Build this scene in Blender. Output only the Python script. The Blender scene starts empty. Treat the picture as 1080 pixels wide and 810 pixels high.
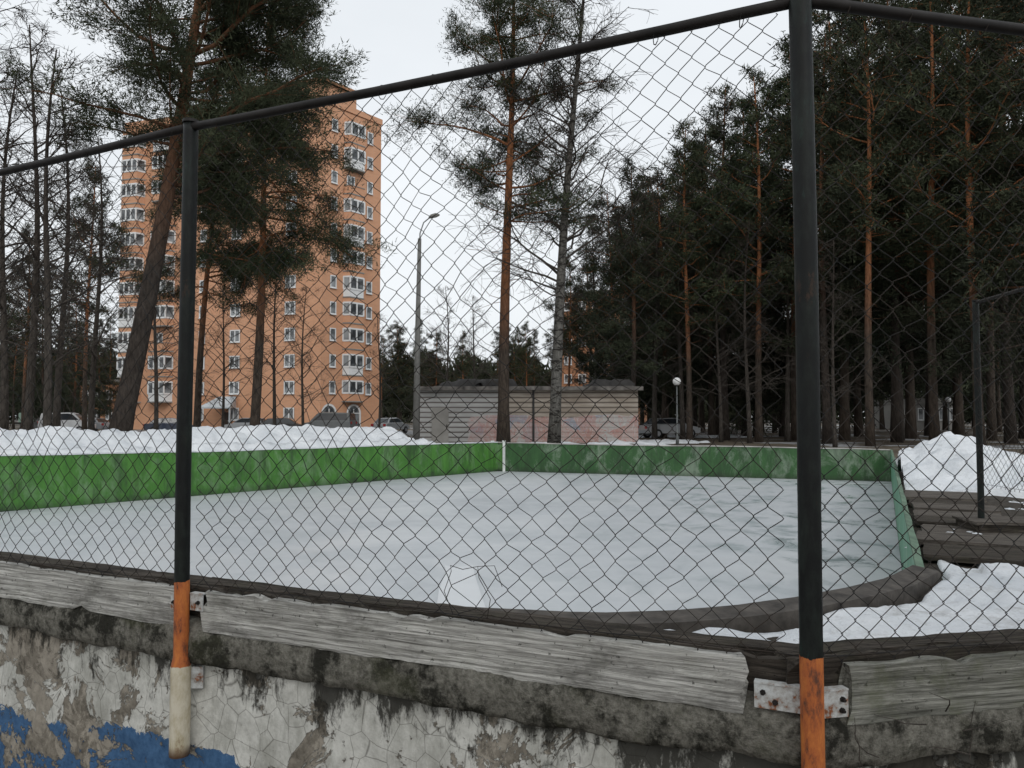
import bpy, math, random
import numpy as np
from mathutils import Vector, noise, Matrix

random.seed(7); RNG=np.random.default_rng(7)
scene=bpy.context.scene
scene.view_settings.view_transform='Standard'
scene.view_settings.look='None'
scene.view_settings.exposure=0
COL=scene.collection

# ---------------------------------------------------------------- camera
F=800.0; EYE=2.28; G=0.75
PITCH=math.atan(35/F)
cam_d=bpy.data.cameras.new('camera'); cam=bpy.data.objects.new('camera',cam_d); COL.objects.link(cam)
cam.location=(0,0,EYE); cam.rotation_euler=(math.pi/2+PITCH,0,0)
cam_d.sensor_width=36; cam_d.lens=F/1080*36; cam_d.clip_end=6000; cam_d.clip_start=0.05
scene.camera=cam
def ray(px,py):
    u=(px-540)/F; v=(405-py)/F
    return Vector((u, math.cos(PITCH)-v*math.sin(PITCH), math.sin(PITCH)+v*math.cos(PITCH)))
def Pz(px,py,z):
    r=ray(px,py); t=(z-EYE)/r.z
    return Vector((r.x*t,r.y*t,z))
def Pd(px,py,d):
    r=ray(px,py); t=d/r.y
    return Vector((r.x*t,d,EYE+r.z*t))

# ---------------------------------------------------------------- node helpers
class NM:
    def __init__(s,name,rough=0.8,spec=0.3):
        s.m=bpy.data.materials.new(name); s.m.use_nodes=True
        s.nt=s.m.node_tree; s.b=s.nt.nodes['Principled BSDF']
        s.b.inputs['Roughness'].default_value=rough
        s.b.inputs['Specular IOR Level'].default_value=spec
        s.tc=s.nt.nodes.new('ShaderNodeTexCoord')
    def n(s,t,**k):
        nd=s.nt.nodes.new(t)
        for a,b in k.items(): setattr(nd,a,b)
        return nd
    def l(s,a,b): s.nt.links.new(a,b)
    def mapping(s,scale=(1,1,1),src='Object',loc=(0,0,0)):
        mp=s.n('ShaderNodeMapping'); mp.inputs['Scale'].default_value=scale; mp.inputs['Location'].default_value=loc
        s.l(s.tc.outputs[src],mp.inputs['Vector']); return mp.outputs['Vector']
    def noise(s,scale,detail=4,rough=0.55,vec=None,dist=0.0):
        nd=s.n('ShaderNodeTexNoise'); nd.inputs['Scale'].default_value=scale
        nd.inputs['Detail'].default_value=detail; nd.inputs['Roughness'].default_value=rough
        nd.inputs['Distortion'].default_value=dist
        s.l(vec if vec is not None else s.tc.outputs['Object'],nd.inputs['Vector']); return nd.outputs['Fac']
    def ramp(s,fac,stops):
        r=s.n('ShaderNodeValToRGB'); e=r.color_ramp.elements
        while len(e)<len(stops): e.new(0.5)
        for i,(p,c) in enumerate(stops):
            e[i].position=p
            if not isinstance(c,tuple): c=(c,c,c)
            e[i].color=(*c,1)
        s.l(fac,r.inputs['Fac']); return r.outputs['Color']
    def mix(s,fac,a,b,mode='MIX'):
        m=s.n('ShaderNodeMix',data_type='RGBA',blend_type=mode)
        for sock,v in ((m.inputs['Factor'],fac),(m.inputs['A'],a),(m.inputs['B'],b)):
            if isinstance(v,(int,float)): 
                sock.default_value=v if sock.type=='VALUE' else (v,v,v,1)
            elif isinstance(v,tuple): sock.default_value=(*v,1)
            else: s.l(v,sock)
        return m.outputs['Result']
    def math(s,op,a,b=0.0,clamp=False):
        m=s.n('ShaderNodeMath',operation=op,use_clamp=clamp)
        for i,v in enumerate((a,b)):
            if isinstance(v,(int,float)): m.inputs[i].default_value=v
            else: s.l(v,m.inputs[i])
        return m.outputs[0]
    def sep(s,src='Object'):
        x=s.n('ShaderNodeSeparateXYZ'); s.l(s.tc.outputs[src],x.inputs[0]); return x.outputs
    def maprange(s,v,a,b,c=0.0,d=1.0):
        m=s.n('ShaderNodeMapRange'); m.inputs[1].default_value=a; m.inputs[2].default_value=b
        m.inputs[3].default_value=c; m.inputs[4].default_value=d; s.l(v,m.inputs[0]); return m.outputs[0]
    def color(s,c):
        if isinstance(c,tuple): s.b.inputs['Base Color'].default_value=(*c,1)
        else: s.l(c,s.b.inputs['Base Color'])
    def rough(s,c): s.l(c,s.b.inputs['Roughness'])
    def bump(s,h,strength=0.5,dist=0.02):
        b=s.n('ShaderNodeBump'); b.inputs['Strength'].default_value=strength; b.inputs['Distance'].default_value=dist
        s.l(h,b.inputs['Height']); s.l(b.outputs['Normal'],s.b.inputs['Normal'])

def simple(name,c,rough=0.7,var=0.25,scale=3.0,spec=0.3,metal=0.0,bump=0.0):
    m=NM(name,rough,spec); m.b.inputs['Metallic'].default_value=metal
    f=m.noise(scale,5)
    lo=tuple(x*(1-var) for x in c); hi=tuple(min(1,x*(1+var)) for x in c)
    m.color(m.ramp(f,[(0.3,lo),(0.7,hi)]))
    if bump: m.bump(f,bump,0.02)
    return m.m

# ---------------------------------------------------------------- materials
def snowmat(name,dirt):
    m=NM(name,0.75,0.25)
    a=m.noise(1.2,6,0.6); b_=m.noise(9,6,0.65); g=m.noise(3.5,9,0.8)
    c=m.ramp(a,[(0.3,(0.62,0.655,0.69)),(0.6,(0.81,0.835,0.86))])
    c=m.mix(m.ramp(g,[(0.56-dirt*0.08,0.0),(0.76-dirt*0.08,0.5+0.2*dirt)]),c,(0.24,0.22,0.19))
    c=m.mix(m.ramp(m.noise(30,5,0.8),[(0.60,0.0),(0.70,0.15+0.55*dirt)]),c,(0.08,0.065,0.05))
    m.color(c); m.bump(m.math('ADD',b_,m.math('MULTIPLY',g,0.8)),0.8,0.08); return m.m
SNOW=snowmat('snow',0.0); SNOWD=snowmat('dirty snow',0.6)
# ice
m=NM('ice',0.3,0.5)
v=m.mapping((1,1,1)); a=m.noise(0.28,6,0.6,v,0.6); b_=m.noise(1.6,7,0.65,v); fine=m.noise(25,3,0.6,v)
c=m.ramp(a,[(0.34,(0.395,0.42,0.44)),(0.5,(0.455,0.48,0.50)),(0.66,(0.54,0.56,0.575))])
c=m.mix(m.ramp(b_,[(0.42,0.0),(0.68,0.3)]),c,(0.62,0.64,0.655))
sx=m.sep()[0]
wet=m.ramp(m.noise(0.7,8,0.7,m.mapping((1,1,1),loc=(9,3,0)),1.2),[(0.50,0.0),(0.66,0.75)])
wet=m.math('MULTIPLY',wet,m.maprange(sx,1.0,6.0,0.2,1.0))
c=m.mix(wet,c,(0.20,0.27,0.27))
c=m.mix(m.ramp(m.noise(7,8,0.8),[(0.60,0.0),(0.74,0.3)]),c,(0.28,0.30,0.31))
m.color(c)
m.rough(m.math('SUBTRACT',m.ramp(a,[(0.36,0.60),(0.62,0.42)]),m.math('MULTIPLY',wet,0.45)))
m.bump(m.math('ADD',b_,m.math('MULTIPLY',fine,0.3)),0.10,0.03); ICE=m.m
# ground
m=NM('ground',0.9,0.15)
a=m.noise(0.35,8,0.65); b_=m.noise(6,6,0.7); s_=m.noise(0.12,8,0.68)
c=m.ramp(b_,[(0.3,(0.045,0.036,0.028)),(0.7,(0.13,0.105,0.08))])
c=m.mix(m.ramp(a,[(0.45,0.0),(0.6,0.6)]),c,(0.16,0.135,0.10))
c=m.mix(m.ramp(s_,[(0.54,0.0),(0.58,0.85)]),c,(0.45,0.47,0.49))
m.color(c); m.bump(b_,0.7,0.05); GROUND=m.m
ASPH=simple('wet asphalt',(0.07,0.072,0.075),0.5,0.3,1.5,0.5)
KERB=simple('kerb concrete',(0.3,0.3,0.29),0.8,0.3,4)
def green(name,c0,c1,wear,dark=0.55):
    m=NM(name,0.55,0.35)
    v=m.mapping((1,1,0.25)); a=m.noise(3.5,7,0.7,v); b_=m.noise(0.6,5,0.6)
    c=m.ramp(a,[(0.3,c0),(0.7,c1)])
    w=m.math('MULTIPLY',m.ramp(m.noise(1.1,9,0.75,m.mapping((1,1,0.6),loc=(3,1,5)),0.5),[(0.50,0.0),(0.62,1.0)]),wear,True)
    c=m.mix(w,c,(0.34,0.40,0.33))
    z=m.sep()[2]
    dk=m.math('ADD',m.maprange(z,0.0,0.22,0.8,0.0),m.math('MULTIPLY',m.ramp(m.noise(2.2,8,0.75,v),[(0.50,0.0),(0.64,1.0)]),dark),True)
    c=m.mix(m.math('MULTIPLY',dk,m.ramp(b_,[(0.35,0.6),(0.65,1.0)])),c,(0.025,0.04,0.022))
    m.color(c); m.bump(a,0.3,0.01); return m.m
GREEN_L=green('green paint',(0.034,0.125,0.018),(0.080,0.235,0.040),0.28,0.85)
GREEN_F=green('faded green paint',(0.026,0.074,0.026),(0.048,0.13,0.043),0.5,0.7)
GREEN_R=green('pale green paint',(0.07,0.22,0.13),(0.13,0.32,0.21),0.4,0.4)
def wood(name,lo,mid,hi,moss=0.0,grain=1.0,stain=0.75):
    m=NM(name,0.88,0.12)
    v=m.mapping((1.1,26*grain,26*grain)); v2=m.mapping((3,90,90))
    a=m.noise(1.6,8,0.7,v,0.9); b_=m.noise(1.2,5,0.7,v2,0.3)
    c=m.ramp(a,[(0.28,lo),(0.45,mid),(0.68,hi)])
    c=m.mix(m.ramp(b_,[(0.50,0.0),(0.66,0.75)]),c,tuple(x*0.40 for x in lo))
    big=m.noise(2.6,8,0.75,m.mapping((1,2.5,2.5)),0.6)
    c=m.mix(m.ramp(big,[(0.50,0.0),(0.66,stain)]),c,tuple(x*0.6 for x in lo))
    wv=m.n('ShaderNodeTexWave',wave_type='RINGS'); wv.inputs['Scale'].default_value=5; wv.inputs['Distortion'].default_value=6
    wv.inputs['Detail'].default_value=4; wv.inputs['Detail Scale'].default_value=1.5
    m.l(m.mapping((0.35,3.0,3.0)),wv.inputs['Vector'])
    c=m.mix(m.math('MULTIPLY',m.ramp(wv.outputs['Fac'],[(0.05,1.0),(0.3,0.0)]),0.4),c,tuple(x*0.6 for x in lo))
    sp=m.noise(45,3,0.6)
    c=m.mix(m.ramp(sp,[(0.64,0.0),(0.70,0.8)]),c,tuple(x*0.3 for x in lo))
    if moss: c=m.mix(m.ramp(m.noise(9,6,0.7),[(0.5,0.0),(0.64,moss)]),c,(0.09,0.10,0.05))
    m.color(c); m.bump(m.math('ADD',a,m.math('MULTIPLY',b_,0.8)),0.8,0.010); return m.m
WOOD=wood('weathered grey wood',(0.17,0.165,0.15),(0.38,0.375,0.35),(0.63,0.625,0.59),0.12)
WOODM=wood('mossy grey wood',(0.10,0.10,0.085),(0.20,0.20,0.175),(0.38,0.38,0.34),0.4)
WOODD=wood('dark rotten wood',(0.022,0.019,0.016),(0.05,0.043,0.036),(0.11,0.095,0.08),0.1)
WOODB=wood('brown wet wood',(0.05,0.044,0.038),(0.10,0.088,0.076),(0.18,0.162,0.142),0.0)
m=NM('flaking plaster',0.9,0.15)
X=m.sep(); p1=m.noise(3.2,10,0.72,None,0.5); p2=m.noise(6.5,9,0.75,m.mapping((1,1,1),loc=(4,2,7)),0.8); p3=m.noise(30,6,0.7)
base=m.ramp(p3,[(0.3,(0.09,0.08,0.065)),(0.7,(0.26,0.235,0.195))])
beige=m.ramp(p3,[(0.3,(0.20,0.18,0.15)),(0.7,(0.35,0.32,0.27))])
white=m.ramp(p3,[(0.25,(0.40,0.40,0.37)),(0.7,(0.62,0.62,0.58))])
white=m.mix(m.ramp(m.noise(4,8,0.75,m.mapping((1,1,0.5),loc=(3,3,3))),[(0.46,0.0),(0.62,0.65)]),white,(0.24,0.24,0.21))
crk=m.n('ShaderNodeTexVoronoi',feature='DISTANCE_TO_EDGE'); crk.inputs['Scale'].default_value=9; m.l(m.mapping((1,1,1)),crk.inputs['Vector'])
white=m.mix(m.ramp(crk.outputs['Distance'],[(0.0,0.7),(0.018,0.0)]),white,(0.07,0.065,0.055))
blue=m.ramp(p3,[(0.3,(0.03,0.075,0.16)),(0.7,(0.07,0.15,0.28))])
c=m.mix(m.ramp(p2,[(0.49,0.0),(0.51,1.0)]),base,beige)
bt=m.math('ADD',m.math('ADD',X[2],m.math('MULTIPLY',p2,0.18)),m.maprange(X[0],-1.15,-0.85,0.0,0.35))
bt=m.math('ADD',bt,m.maprange(X[0],-2.1,-1.8,0.06,0.0))
isblue=m.math('LESS_THAN',bt,0.975)
paint=m.mix(isblue,white,blue)
xs=m.maprange(X[0],-2.0,-1.6,-0.06,0.035)
pm=m.math('ADD',m.math('ADD',p1,xs),m.math('MULTIPLY',isblue,0.04))
mask=m.ramp(pm,[(0.480,0.0),(0.488,1.0)])
c=m.mix(mask,c,paint)
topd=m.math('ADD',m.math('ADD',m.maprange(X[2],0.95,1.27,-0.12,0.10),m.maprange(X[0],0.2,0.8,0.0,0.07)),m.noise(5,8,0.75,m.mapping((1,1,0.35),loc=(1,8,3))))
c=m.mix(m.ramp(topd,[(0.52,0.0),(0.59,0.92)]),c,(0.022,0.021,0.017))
c=m.mix(m.ramp(m.noise(60,4,0.8),[(0.62,0.0),(0.72,0.6)]),c,(0.05,0.045,0.04))
m.color(c)
m.bump(m.math('ADD',m.math('MULTIPLY',p3,0.35),mask),0.9,0.012); PLASTER=m.m
m=NM('mossy concrete',0.95,0.1)
a=m.noise(7,9,0.75); b_=m.noise(2.6,7,0.7,None,0.6); p3=m.noise(38,6,0.75)
c=m.ramp(p3,[(0.3,(0.07,0.066,0.055)),(0.72,(0.31,0.30,0.26))])
c=m.mix(m.ramp(a,[(0.47,0.0),(0.58,0.92)]),c,(0.018,0.018,0.014))
c=m.mix(m.ramp(b_,[(0.54,0.0),(0.66,0.35)]),c,(0.10,0.105,0.06))
m.color(c); m.bump(m.math('ADD',a,p3),1.0,0.02); MOSS=m.m
def postmat(name,zo,zw):
    m=NM(name,0.5,0.22)
    z=m.sep()[2]; nz=m.noise(22,6,0.7); zz=m.math('ADD',z,m.math('MULTIPLY',nz,0.03))
    r=m.noise(16,8,0.75,m.mapping((1,1,0.4)))
    blk=m.ramp(r,[(0.45,(0.005,0.006,0.006)),(0.66,(0.014,0.019,0.016))])
    blk=m.mix(m.ramp(m.noise(9,7,0.8,m.mapping((1,1,0.5),loc=(2,2,2))),[(0.6,0.0),(0.68,0.7)]),blk,(0.055,0.03,0.018))
    blk=m.mix(m.ramp(m.noise(3,7,0.8,m.mapping((1,1,0.3),loc=(7,2,2))),[(0.56,0.0),(0.64,0.7)]),blk,(0.02,0.050,0.042))
    org=m.ramp(r,[(0.40,(0.50,0.17,0.045)),(0.53,(0.36,0.105,0.035)),(0.62,(0.10,0.045,0.03))])
    wht=m.ramp(r,[(0.42,(0.56,0.52,0.42)),(0.58,(0.42,0.37,0.26)),(0.68,(0.15,0.08,0.04))])
    wht=m.mix(m.maprange(z,0.0,0.05,0.9,0.0),wht,(0.16,0.07,0.035))
    c=m.mix(m.math('GREATER_THAN',zz,zo+0.015),org,blk)
    c=m.mix(m.math('LESS_THAN',zz,zw+0.015),c,wht)
    m.color(c); m.bump(r,0.5,0.004); return m.m
RUST=simple('rusty dark iron',(0.014,0.012,0.011),0.6,0.5,12,0.25)
m=NM('rusted wire',0.7,0.2); r=m.noise(8,5)
m.color(m.ramp(r,[(0.4,(0.014,0.014,0.014)),(0.6,(0.030,0.023,0.018))])); WIRE=m.m
m=NM('worn white metal plate',0.6,0.4); r=m.noise(18,7,0.7)
m.color(m.ramp(r,[(0.42,(0.50,0.52,0.52)),(0.54,(0.32,0.31,0.29)),(0.60,(0.20,0.07,0.025))])); PLATE=m.m
def bark(name,low,high,z0,z1,birch=False):
    m=NM(name,0.9,0.1)
    z=m.sep()[2]; a=m.noise(5,7,0.7,m.mapping((2.2,2.2,0.55)))
    lo=m.ramp(a,[(0.35,tuple(x*0.35 for x in low)),(0.65,low)])
    hi=m.ramp(a,[(0.35,tuple(x*0.45 for x in high)),(0.65,high)])
    c=m.mix(m.maprange(z,z0,z1),lo,hi)
    if birch:
        d=m.noise(2.6,6,0.7,m.mapping((1,1,3.5)))
        c=m.mix(m.ramp(d,[(0.52,0.0),(0.56,0.9)]),c,(0.02,0.018,0.016))
    m.color(c); m.bump(a,0.9,0.05); return m.m
BARK=bark('pine bark',(0.10,0.08,0.065),(0.42,0.18,0.085),5,10)
BARKD=bark('dark pine bark',(0.070,0.058,0.05),(0.22,0.11,0.062),7,13)
BIRCH=bark('pale birch bark',(0.20,0.195,0.18),(0.15,0.14,0.125),3,14,True)
TWIG=bark('bare bark',(0.10,0.088,0.077),(0.075,0.062,0.053),3,14)
def needles(name,c0,c1,c2):
    m=NM(name,0.7,0.10)
    a=m.noise(0.9,3)
    oi=m.n('ShaderNodeObjectInfo')
    c=m.ramp(a,[(0.36,c0),(0.5,c1),(0.64,c2)])
    c=m.mix(m.math('MULTIPLY',oi.outputs['Random'],0.4),c,(0.045,0.043,0.027))
    m.color(c); return m.m
NEED=needles('pine needles',(0.026,0.036,0.020),(0.050,0.065,0.036),(0.085,0.100,0.055))
NEEDD=needles('dark conifer needles',(0.022,0.029,0.020),(0.042,0.052,0.033),(0.074,0.086,0.052))

# ---------------------------------------------------------------- mesh helpers
def new_obj(name,data,parent=None,loc=None):
    o=bpy.data.objects.new(name,data); COL.objects.link(o)
    if parent: o.parent=parent
    if loc is not None: o.location=loc
    return o
def tag(o,label=None,cat=None,group=None,kind=None):
    if label: o['label']=label
    if cat: o['category']=cat
    if group: o['group']=group
    if kind: o['kind']=kind
    return o
def empty(name,loc=(0,0,0)):
    o=bpy.data.objects.new(name,None); COL.objects.link(o); o.location=loc; o.empty_display_size=0.3; return o
class MB:
    def __init__(s): s.v=[]; s.f=[]; s.mi=[]
    def quad(s,a,b,c,d,mi=0):
        i=len(s.v); s.v+= [tuple(a),tuple(b),tuple(c),tuple(d)]; s.f.append((i,i+1,i+2,i+3)); s.mi.append(mi)
    def box(s,c,size,mi=0,rot=0.0):
        hx,hy,hz=[k/2 for k in size]; i=len(s.v); cs,sn=math.cos(rot),math.sin(rot)
        for dz in (-hz,hz):
            for dx,dy in ((-hx,-hy),(hx,-hy),(hx,hy),(-hx,hy)):
                s.v.append((c[0]+dx*cs-dy*sn,c[1]+dx*sn+dy*cs,c[2]+dz))
        for f in ((0,3,2,1),(4,5,6,7),(0,1,5,4),(1,2,6,5),(2,3,7,6),(3,0,4,7)):
            s.f.append(tuple(i+k for k in f)); s.mi.append(mi)
    def tube(s,pts,rad,sides=6,mi=0,cap=True):
        n=len(pts); base=len(s.v); prev=None
        for k in range(n):
            p=Vector(pts[k])
            t=Vector(pts[min(k+1,n-1)])-Vector(pts[max(k-1,0)])
            if t.length<1e-9: t=Vector((0,0,1))
            t.normalize()
            if prev is None:
                a=t.orthogonal().normalized()
            else:
                a=(prev-t*prev.dot(t))
                a=a.normalized() if a.length>1e-6 else t.orthogonal().normalized()
            prev=a; b=t.cross(a); r=rad[k] if hasattr(rad,'__len__') else rad
            for j in range(sides):
                an=2*math.pi*j/sides
                q=p+a*(math.cos(an)*r)+b*(math.sin(an)*r); s.v.append((q.x,q.y,q.z))
        for k in range(n-1):
            for j in range(sides):
                j2=(j+1)%sides
                s.f.append((base+k*sides+j,base+k*sides+j2,base+(k+1)*sides+j2,base+(k+1)*sides+j)); s.mi.append(mi)
        if cap:
            s.f.append(tuple(base+j for j in reversed(range(sides)))); s.mi.append(mi)
            s.f.append(tuple(base+(n-1)*sides+j for j in range(sides))); s.mi.append(mi)
    def mesh(s,name,mats,smooth=False):
        me=bpy.data.meshes.new(name); me.from_pydata(s.v,[],s.f)
        for mt in mats: me.materials.append(mt)
        me.polygons.foreach_set('material_index',s.mi)
        if smooth: me.polygons.foreach_set('use_smooth',[True]*len(s.f))
        me.update(); return me
def tri_mesh(name,V,mat):
    n=len(V)//3; me=bpy.data.meshes.new(name)
    me.vertices.add(n*3); me.vertices.foreach_set('co',V.astype(np.float32).ravel())
    me.loops.add(n*3); me.loops.foreach_set('vertex_index',np.arange(n*3,dtype=np.int32))
    me.polygons.add(n); me.polygons.foreach_set('loop_start',np.arange(0,n*3,3,dtype=np.int32))
    me.materials.append(mat); me.update(calc_edges=True); me.validate(); return me
def fb(x,y,z=0.0,o=4): return noise.fractal(Vector((x,y,z)),1.0,2.0,o)

# ---------------------------------------------------------------- world / light
w=bpy.data.worlds.new('World'); scene.world=w; w.use_nodes=True
nt=w.node_tree; bg=nt.nodes['Background']
sky=nt.nodes.new('ShaderNodeTexSky'); sky.sky_type='NISHITA'; sky.sun_disc=False
sky.sun_elevation=math.radians(35); sky.sun_rotation=math.radians(200); sky.dust_density=6; sky.air_density=1.5
mul=nt.nodes.new('ShaderNodeMix'); mul.data_type='RGBA'; mul.blend_type='MULTIPLY'; mul.inputs['Factor'].default_value=1
mul.inputs['B'].default_value=(0.08,0.08,0.08,1); nt.links.new(sky.outputs[0],mul.inputs['A'])
tc=nt.nodes.new('ShaderNodeTexCoord'); mp=nt.nodes.new('ShaderNodeMapping'); mp.inputs['Scale'].default_value=(1,1,2.5)
nt.links.new(tc.outputs['Generated'],mp.inputs['Vector'])
nz=nt.nodes.new('ShaderNodeTexNoise'); nz.inputs['Scale'].default_value=1.8; nz.inputs['Detail'].default_value=5
nt.links.new(mp.outputs[0],nz.inputs['Vector'])
rp=nt.nodes.new('ShaderNodeValToRGB'); rp.color_ramp.elements[0].position=0.3; rp.color_ramp.elements[0].color=(0.70,0.735,0.77,1)
rp.color_ramp.elements[1].position=0.7; rp.color_ramp.elements[1].color=(0.82,0.85,0.88,1)
nt.links.new(nz.outputs['Fac'],rp.inputs[0])
mx=nt.nodes.new('ShaderNodeMix'); mx.data_type='RGBA'; mx.inputs['Factor'].default_value=0.92
nt.links.new(mul.outputs['Result'],mx.inputs['A']); nt.links.new(rp.outputs[0],mx.inputs['B'])
nt.links.new(mx.outputs['Result'],bg.inputs['Color']); bg.inputs['Strength'].default_value=1.2
sd=bpy.data.lights.new('sun','SUN'); sd.energy=0.6; sd.angle=math.radians(20); sd.color=(1,0.97,0.93)
so=bpy.data.objects.new('sun',sd); COL.objects.link(so); so.rotation_euler=(math.radians(50),0,math.radians(25))

# ---------------------------------------------------------------- rink outline
rink=[(-15.2,10.46,1.1),(-8,7.6,1.1),(-3,5.6,1.1)]
for px,py in ((480,648),(560,651),(640,652),(710,650),(780,645),(840,637),(895,627),(935,616)):
    q=Pz(px,py,1.1); rink.append((q.x,q.y,1.1))
s1=Pz(966,603,1.1); s1.z=0
q2=Pz(940,508,0); dr=(q2-s1).normalized()
rink.append((s1.x,s1.y,1.1)); i_right0=len(rink)-1
for k in (0.33,0.66): s=s1.lerp(q2,k); rink.append((s.x,s.y,1.1))
rink.append((q2.x,q2.y,1.11)); i_fr=len(rink)-1
f1=Pz(525,497,0)
for k in (0.33,0.66): s=q2.lerp(f1,k); rink.append((s.x,s.y,1.15))
rink.append((f1.x,f1.y,1.2)); i_fl=len(rink)-1
l0=Pz(0,540,0)
for k in (0.33,0.66): s=f1.lerp(l0,k); rink.append((s.x,s.y,1.25))
rink.append((l0.x,l0.y,1.34)); dl=(l0-f1).normalized()
s=l0+dl*5; rink.append((s.x,s.y,1.3)); i_le=len(rink)-1
s=l0+dl*6.4; rink.append((s.x-0.0,s.y-0.3,1.2))
N=len(rink)
def normals(pts,closed=True):
    out=[]
    n=len(pts)
    for i in range(n):
        if closed: a,b=pts[(i-1)%n],pts[(i+1)%n]
        else: a,b=pts[max(i-1,0)],pts[min(i+1,n-1)]
        dx,dy=b[0]-a[0],b[1]-a[1]; L=math.hypot(dx,dy); out.append((dy/L,-dx/L))
    return out
RN=normals(rink)
mb=MB(); rings=[]
def ring(off,z,nz=0.0):
    i=len(mb.v)
    for (x,y,h),(nx,ny) in zip(rink,RN):
        X_,Y_=x+nx*off,y+ny*off
        zz=z
        if off>=1.5 and ny<-0.3: zz=0.10
        mb.v.append((X_,Y_,zz+nz*fb(X_*0.5,Y_*0.5)))
    rings.append(i)
ring(0.03,-0.03); ring(0.05,0.60); ring(0.45,0.66); ring(1.0,G-0.02,0.03); ring(1.55,G,0.03); ring(5,G,0.04); ring(12,G,0.05); ring(25,G); ring(60,G); ring(140,G)
i=len(mb.v); cx,cy=0,18
for (x,y,h),(nx,ny) in zip(rink,RN):
    L=math.hypot(x-cx,y-cy); mb.v.append((cx+(x-cx)/L*4000,cy+(y-cy)/L*4000,G))
rings.append(i)
for a,b in zip(rings[:-1],rings[1:]):
    for k in range(N):
        k2=(k+1)%N; mb.f.append((a+k,a+k2,b+k2,b+k)); mb.mi.append(0)
mb.f.append(tuple(range(N))); mb.mi.append(0)
gr=new_obj('ground',mb.mesh('ground',[GROUND])); tag(gr,'muddy thawing ground with old snow patches','ground',kind='structure')
mb=MB()
for (x,y,h),(nx,ny) in zip(rink,RN): mb.v.append((x+nx*0.01,y+ny*0.01,0.0))
mb.f.append(tuple(range(N))); mb.mi.append(0)
ic=new_obj('ice',mb.mesh('ice',[ICE])); tag(ic,'grey wet skating rink ice surface','ice rink',kind='structure')

def resample(pts,nn,step):
    P_=[];Q_=[]
    for a in range(len(pts)-1):
        A,B=pts[a],pts[a+1]; L=math.hypot(B[0]-A[0],B[1]-A[1]); n=max(1,int(L/step))
        for k in range(n):
            t=k/n; P_.append([A[j]+(B[j]-A[j])*t for j in range(3)]); 
            q=(nn[a][0]*(1-t)+nn[a+1][0]*t,nn[a][1]*(1-t)+nn[a+1][1]*t); l=math.hypot(*q); Q_.append((q[0]/l,q[1]/l))
    P_.append(list(pts[-1])); Q_.append(nn[-1]); return P_,Q_
def barrier(idx,mat,label,capmat,capw=0.09,ledge=0.0,wi=0.02):
    e=empty('rink_barrier',(rink[idx[0]][0],rink[idx[0]][1],0)); tag(e,label,'rink board','boards around the skating rink')
    ox,oy=rink[idx[0]][0],rink[idx[0]][1]
    rp_=[rink[k] for k in idx]
    pts,nn=resample(rp_,normals(rp_,False),0.2 if ledge else 0.5)
    for p in pts: p[2]+=0.02*fb(p[0]*0.7,p[1]*0.7,3)
    mb=MB(); T=0.05
    for k in range(len(pts)-1):
        a,b=pts[k],pts[k+1]; na,nb=nn[k],nn[k+1]
        ai=(a[0]-ox,a[1]-oy); bi=(b[0]-ox,b[1]-oy)
        ao=(ai[0]+na[0]*T,ai[1]+na[1]*T); bo=(bi[0]+nb[0]*T,bi[1]+nb[1]*T)
        mb.quad((*bi,0.004),(*ai,0.004),(*ai,a[2]),(*bi,b[2]))
        mb.quad((*ao,0.004),(*bo,0.004),(*bo,b[2]),(*ao,a[2]))
        mb.quad((*ai,a[2]),(*ao,a[2]),(*bo,b[2]),(*bi,b[2]))
    new_obj('panel',mb.mesh('panel',[mat]),e)
    mb=MB(); W=ledge if ledge else capw; th=0.04
    for k in range(len(pts)-1):
        a,b=pts[k],pts[k+1]; na,nb=nn[k],nn[k+1]
        r1=0.012*fb(a[0]*3,a[1]*3); r2=0.012*fb(b[0]*3,b[1]*3)
        a0=(a[0]-ox-na[0]*wi,a[1]-oy-na[1]*wi); b0=(b[0]-ox-nb[0]*wi,b[1]-oy-nb[1]*wi)
        a1=(a[0]-ox+na[0]*(W+r1),a[1]-oy+na[1]*(W+r1)); b1=(b[0]-ox+nb[0]*(W+r2),b[1]-oy+nb[1]*(W+r2))
        za,zb=a[2]+0.003,b[2]+0.003
        mb.quad((*a0,za+th),(*a1,za+th-0.02),(*b1,zb+th-0.02),(*b0,zb+th))
        mb.quad((*b0,zb),(*a0,za),(*a0,za+th),(*b0,zb+th))
        mb.quad((*a1,za-0.3 if ledge else za),(*b1,zb-0.3 if ledge else zb),(*b1,zb+th-0.02),(*a1,za+th-0.02))
    new_obj('ledge' if ledge else 'top_rail',mb.mesh('cap',[capmat]),e)
CAPW=simple('pale weathered cap',(0.42,0.41,0.39),0.8,0.35,2)
GCAP=simple('mossy green cap',(0.11,0.17,0.12),0.8,0.4,4)
WLEDGE=simple('brown wet ledge',(0.062,0.055,0.048),0.75,0.5,9,0.3,0,0.6)
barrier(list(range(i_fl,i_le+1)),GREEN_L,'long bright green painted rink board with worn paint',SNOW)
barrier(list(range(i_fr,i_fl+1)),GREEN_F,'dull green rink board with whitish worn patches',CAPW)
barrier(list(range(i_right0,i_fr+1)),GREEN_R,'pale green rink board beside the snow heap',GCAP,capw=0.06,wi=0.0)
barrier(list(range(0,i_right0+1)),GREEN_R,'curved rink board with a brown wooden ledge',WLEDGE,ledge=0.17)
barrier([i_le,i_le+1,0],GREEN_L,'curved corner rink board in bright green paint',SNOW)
WHITE=simple('chalky white paint',(0.62,0.64,0.62),0.6,0.2,5)
e=empty('gate',(f1.x,f1.y,0)); tag(e,'narrow white framed gate in the green rink board','gate')
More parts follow.
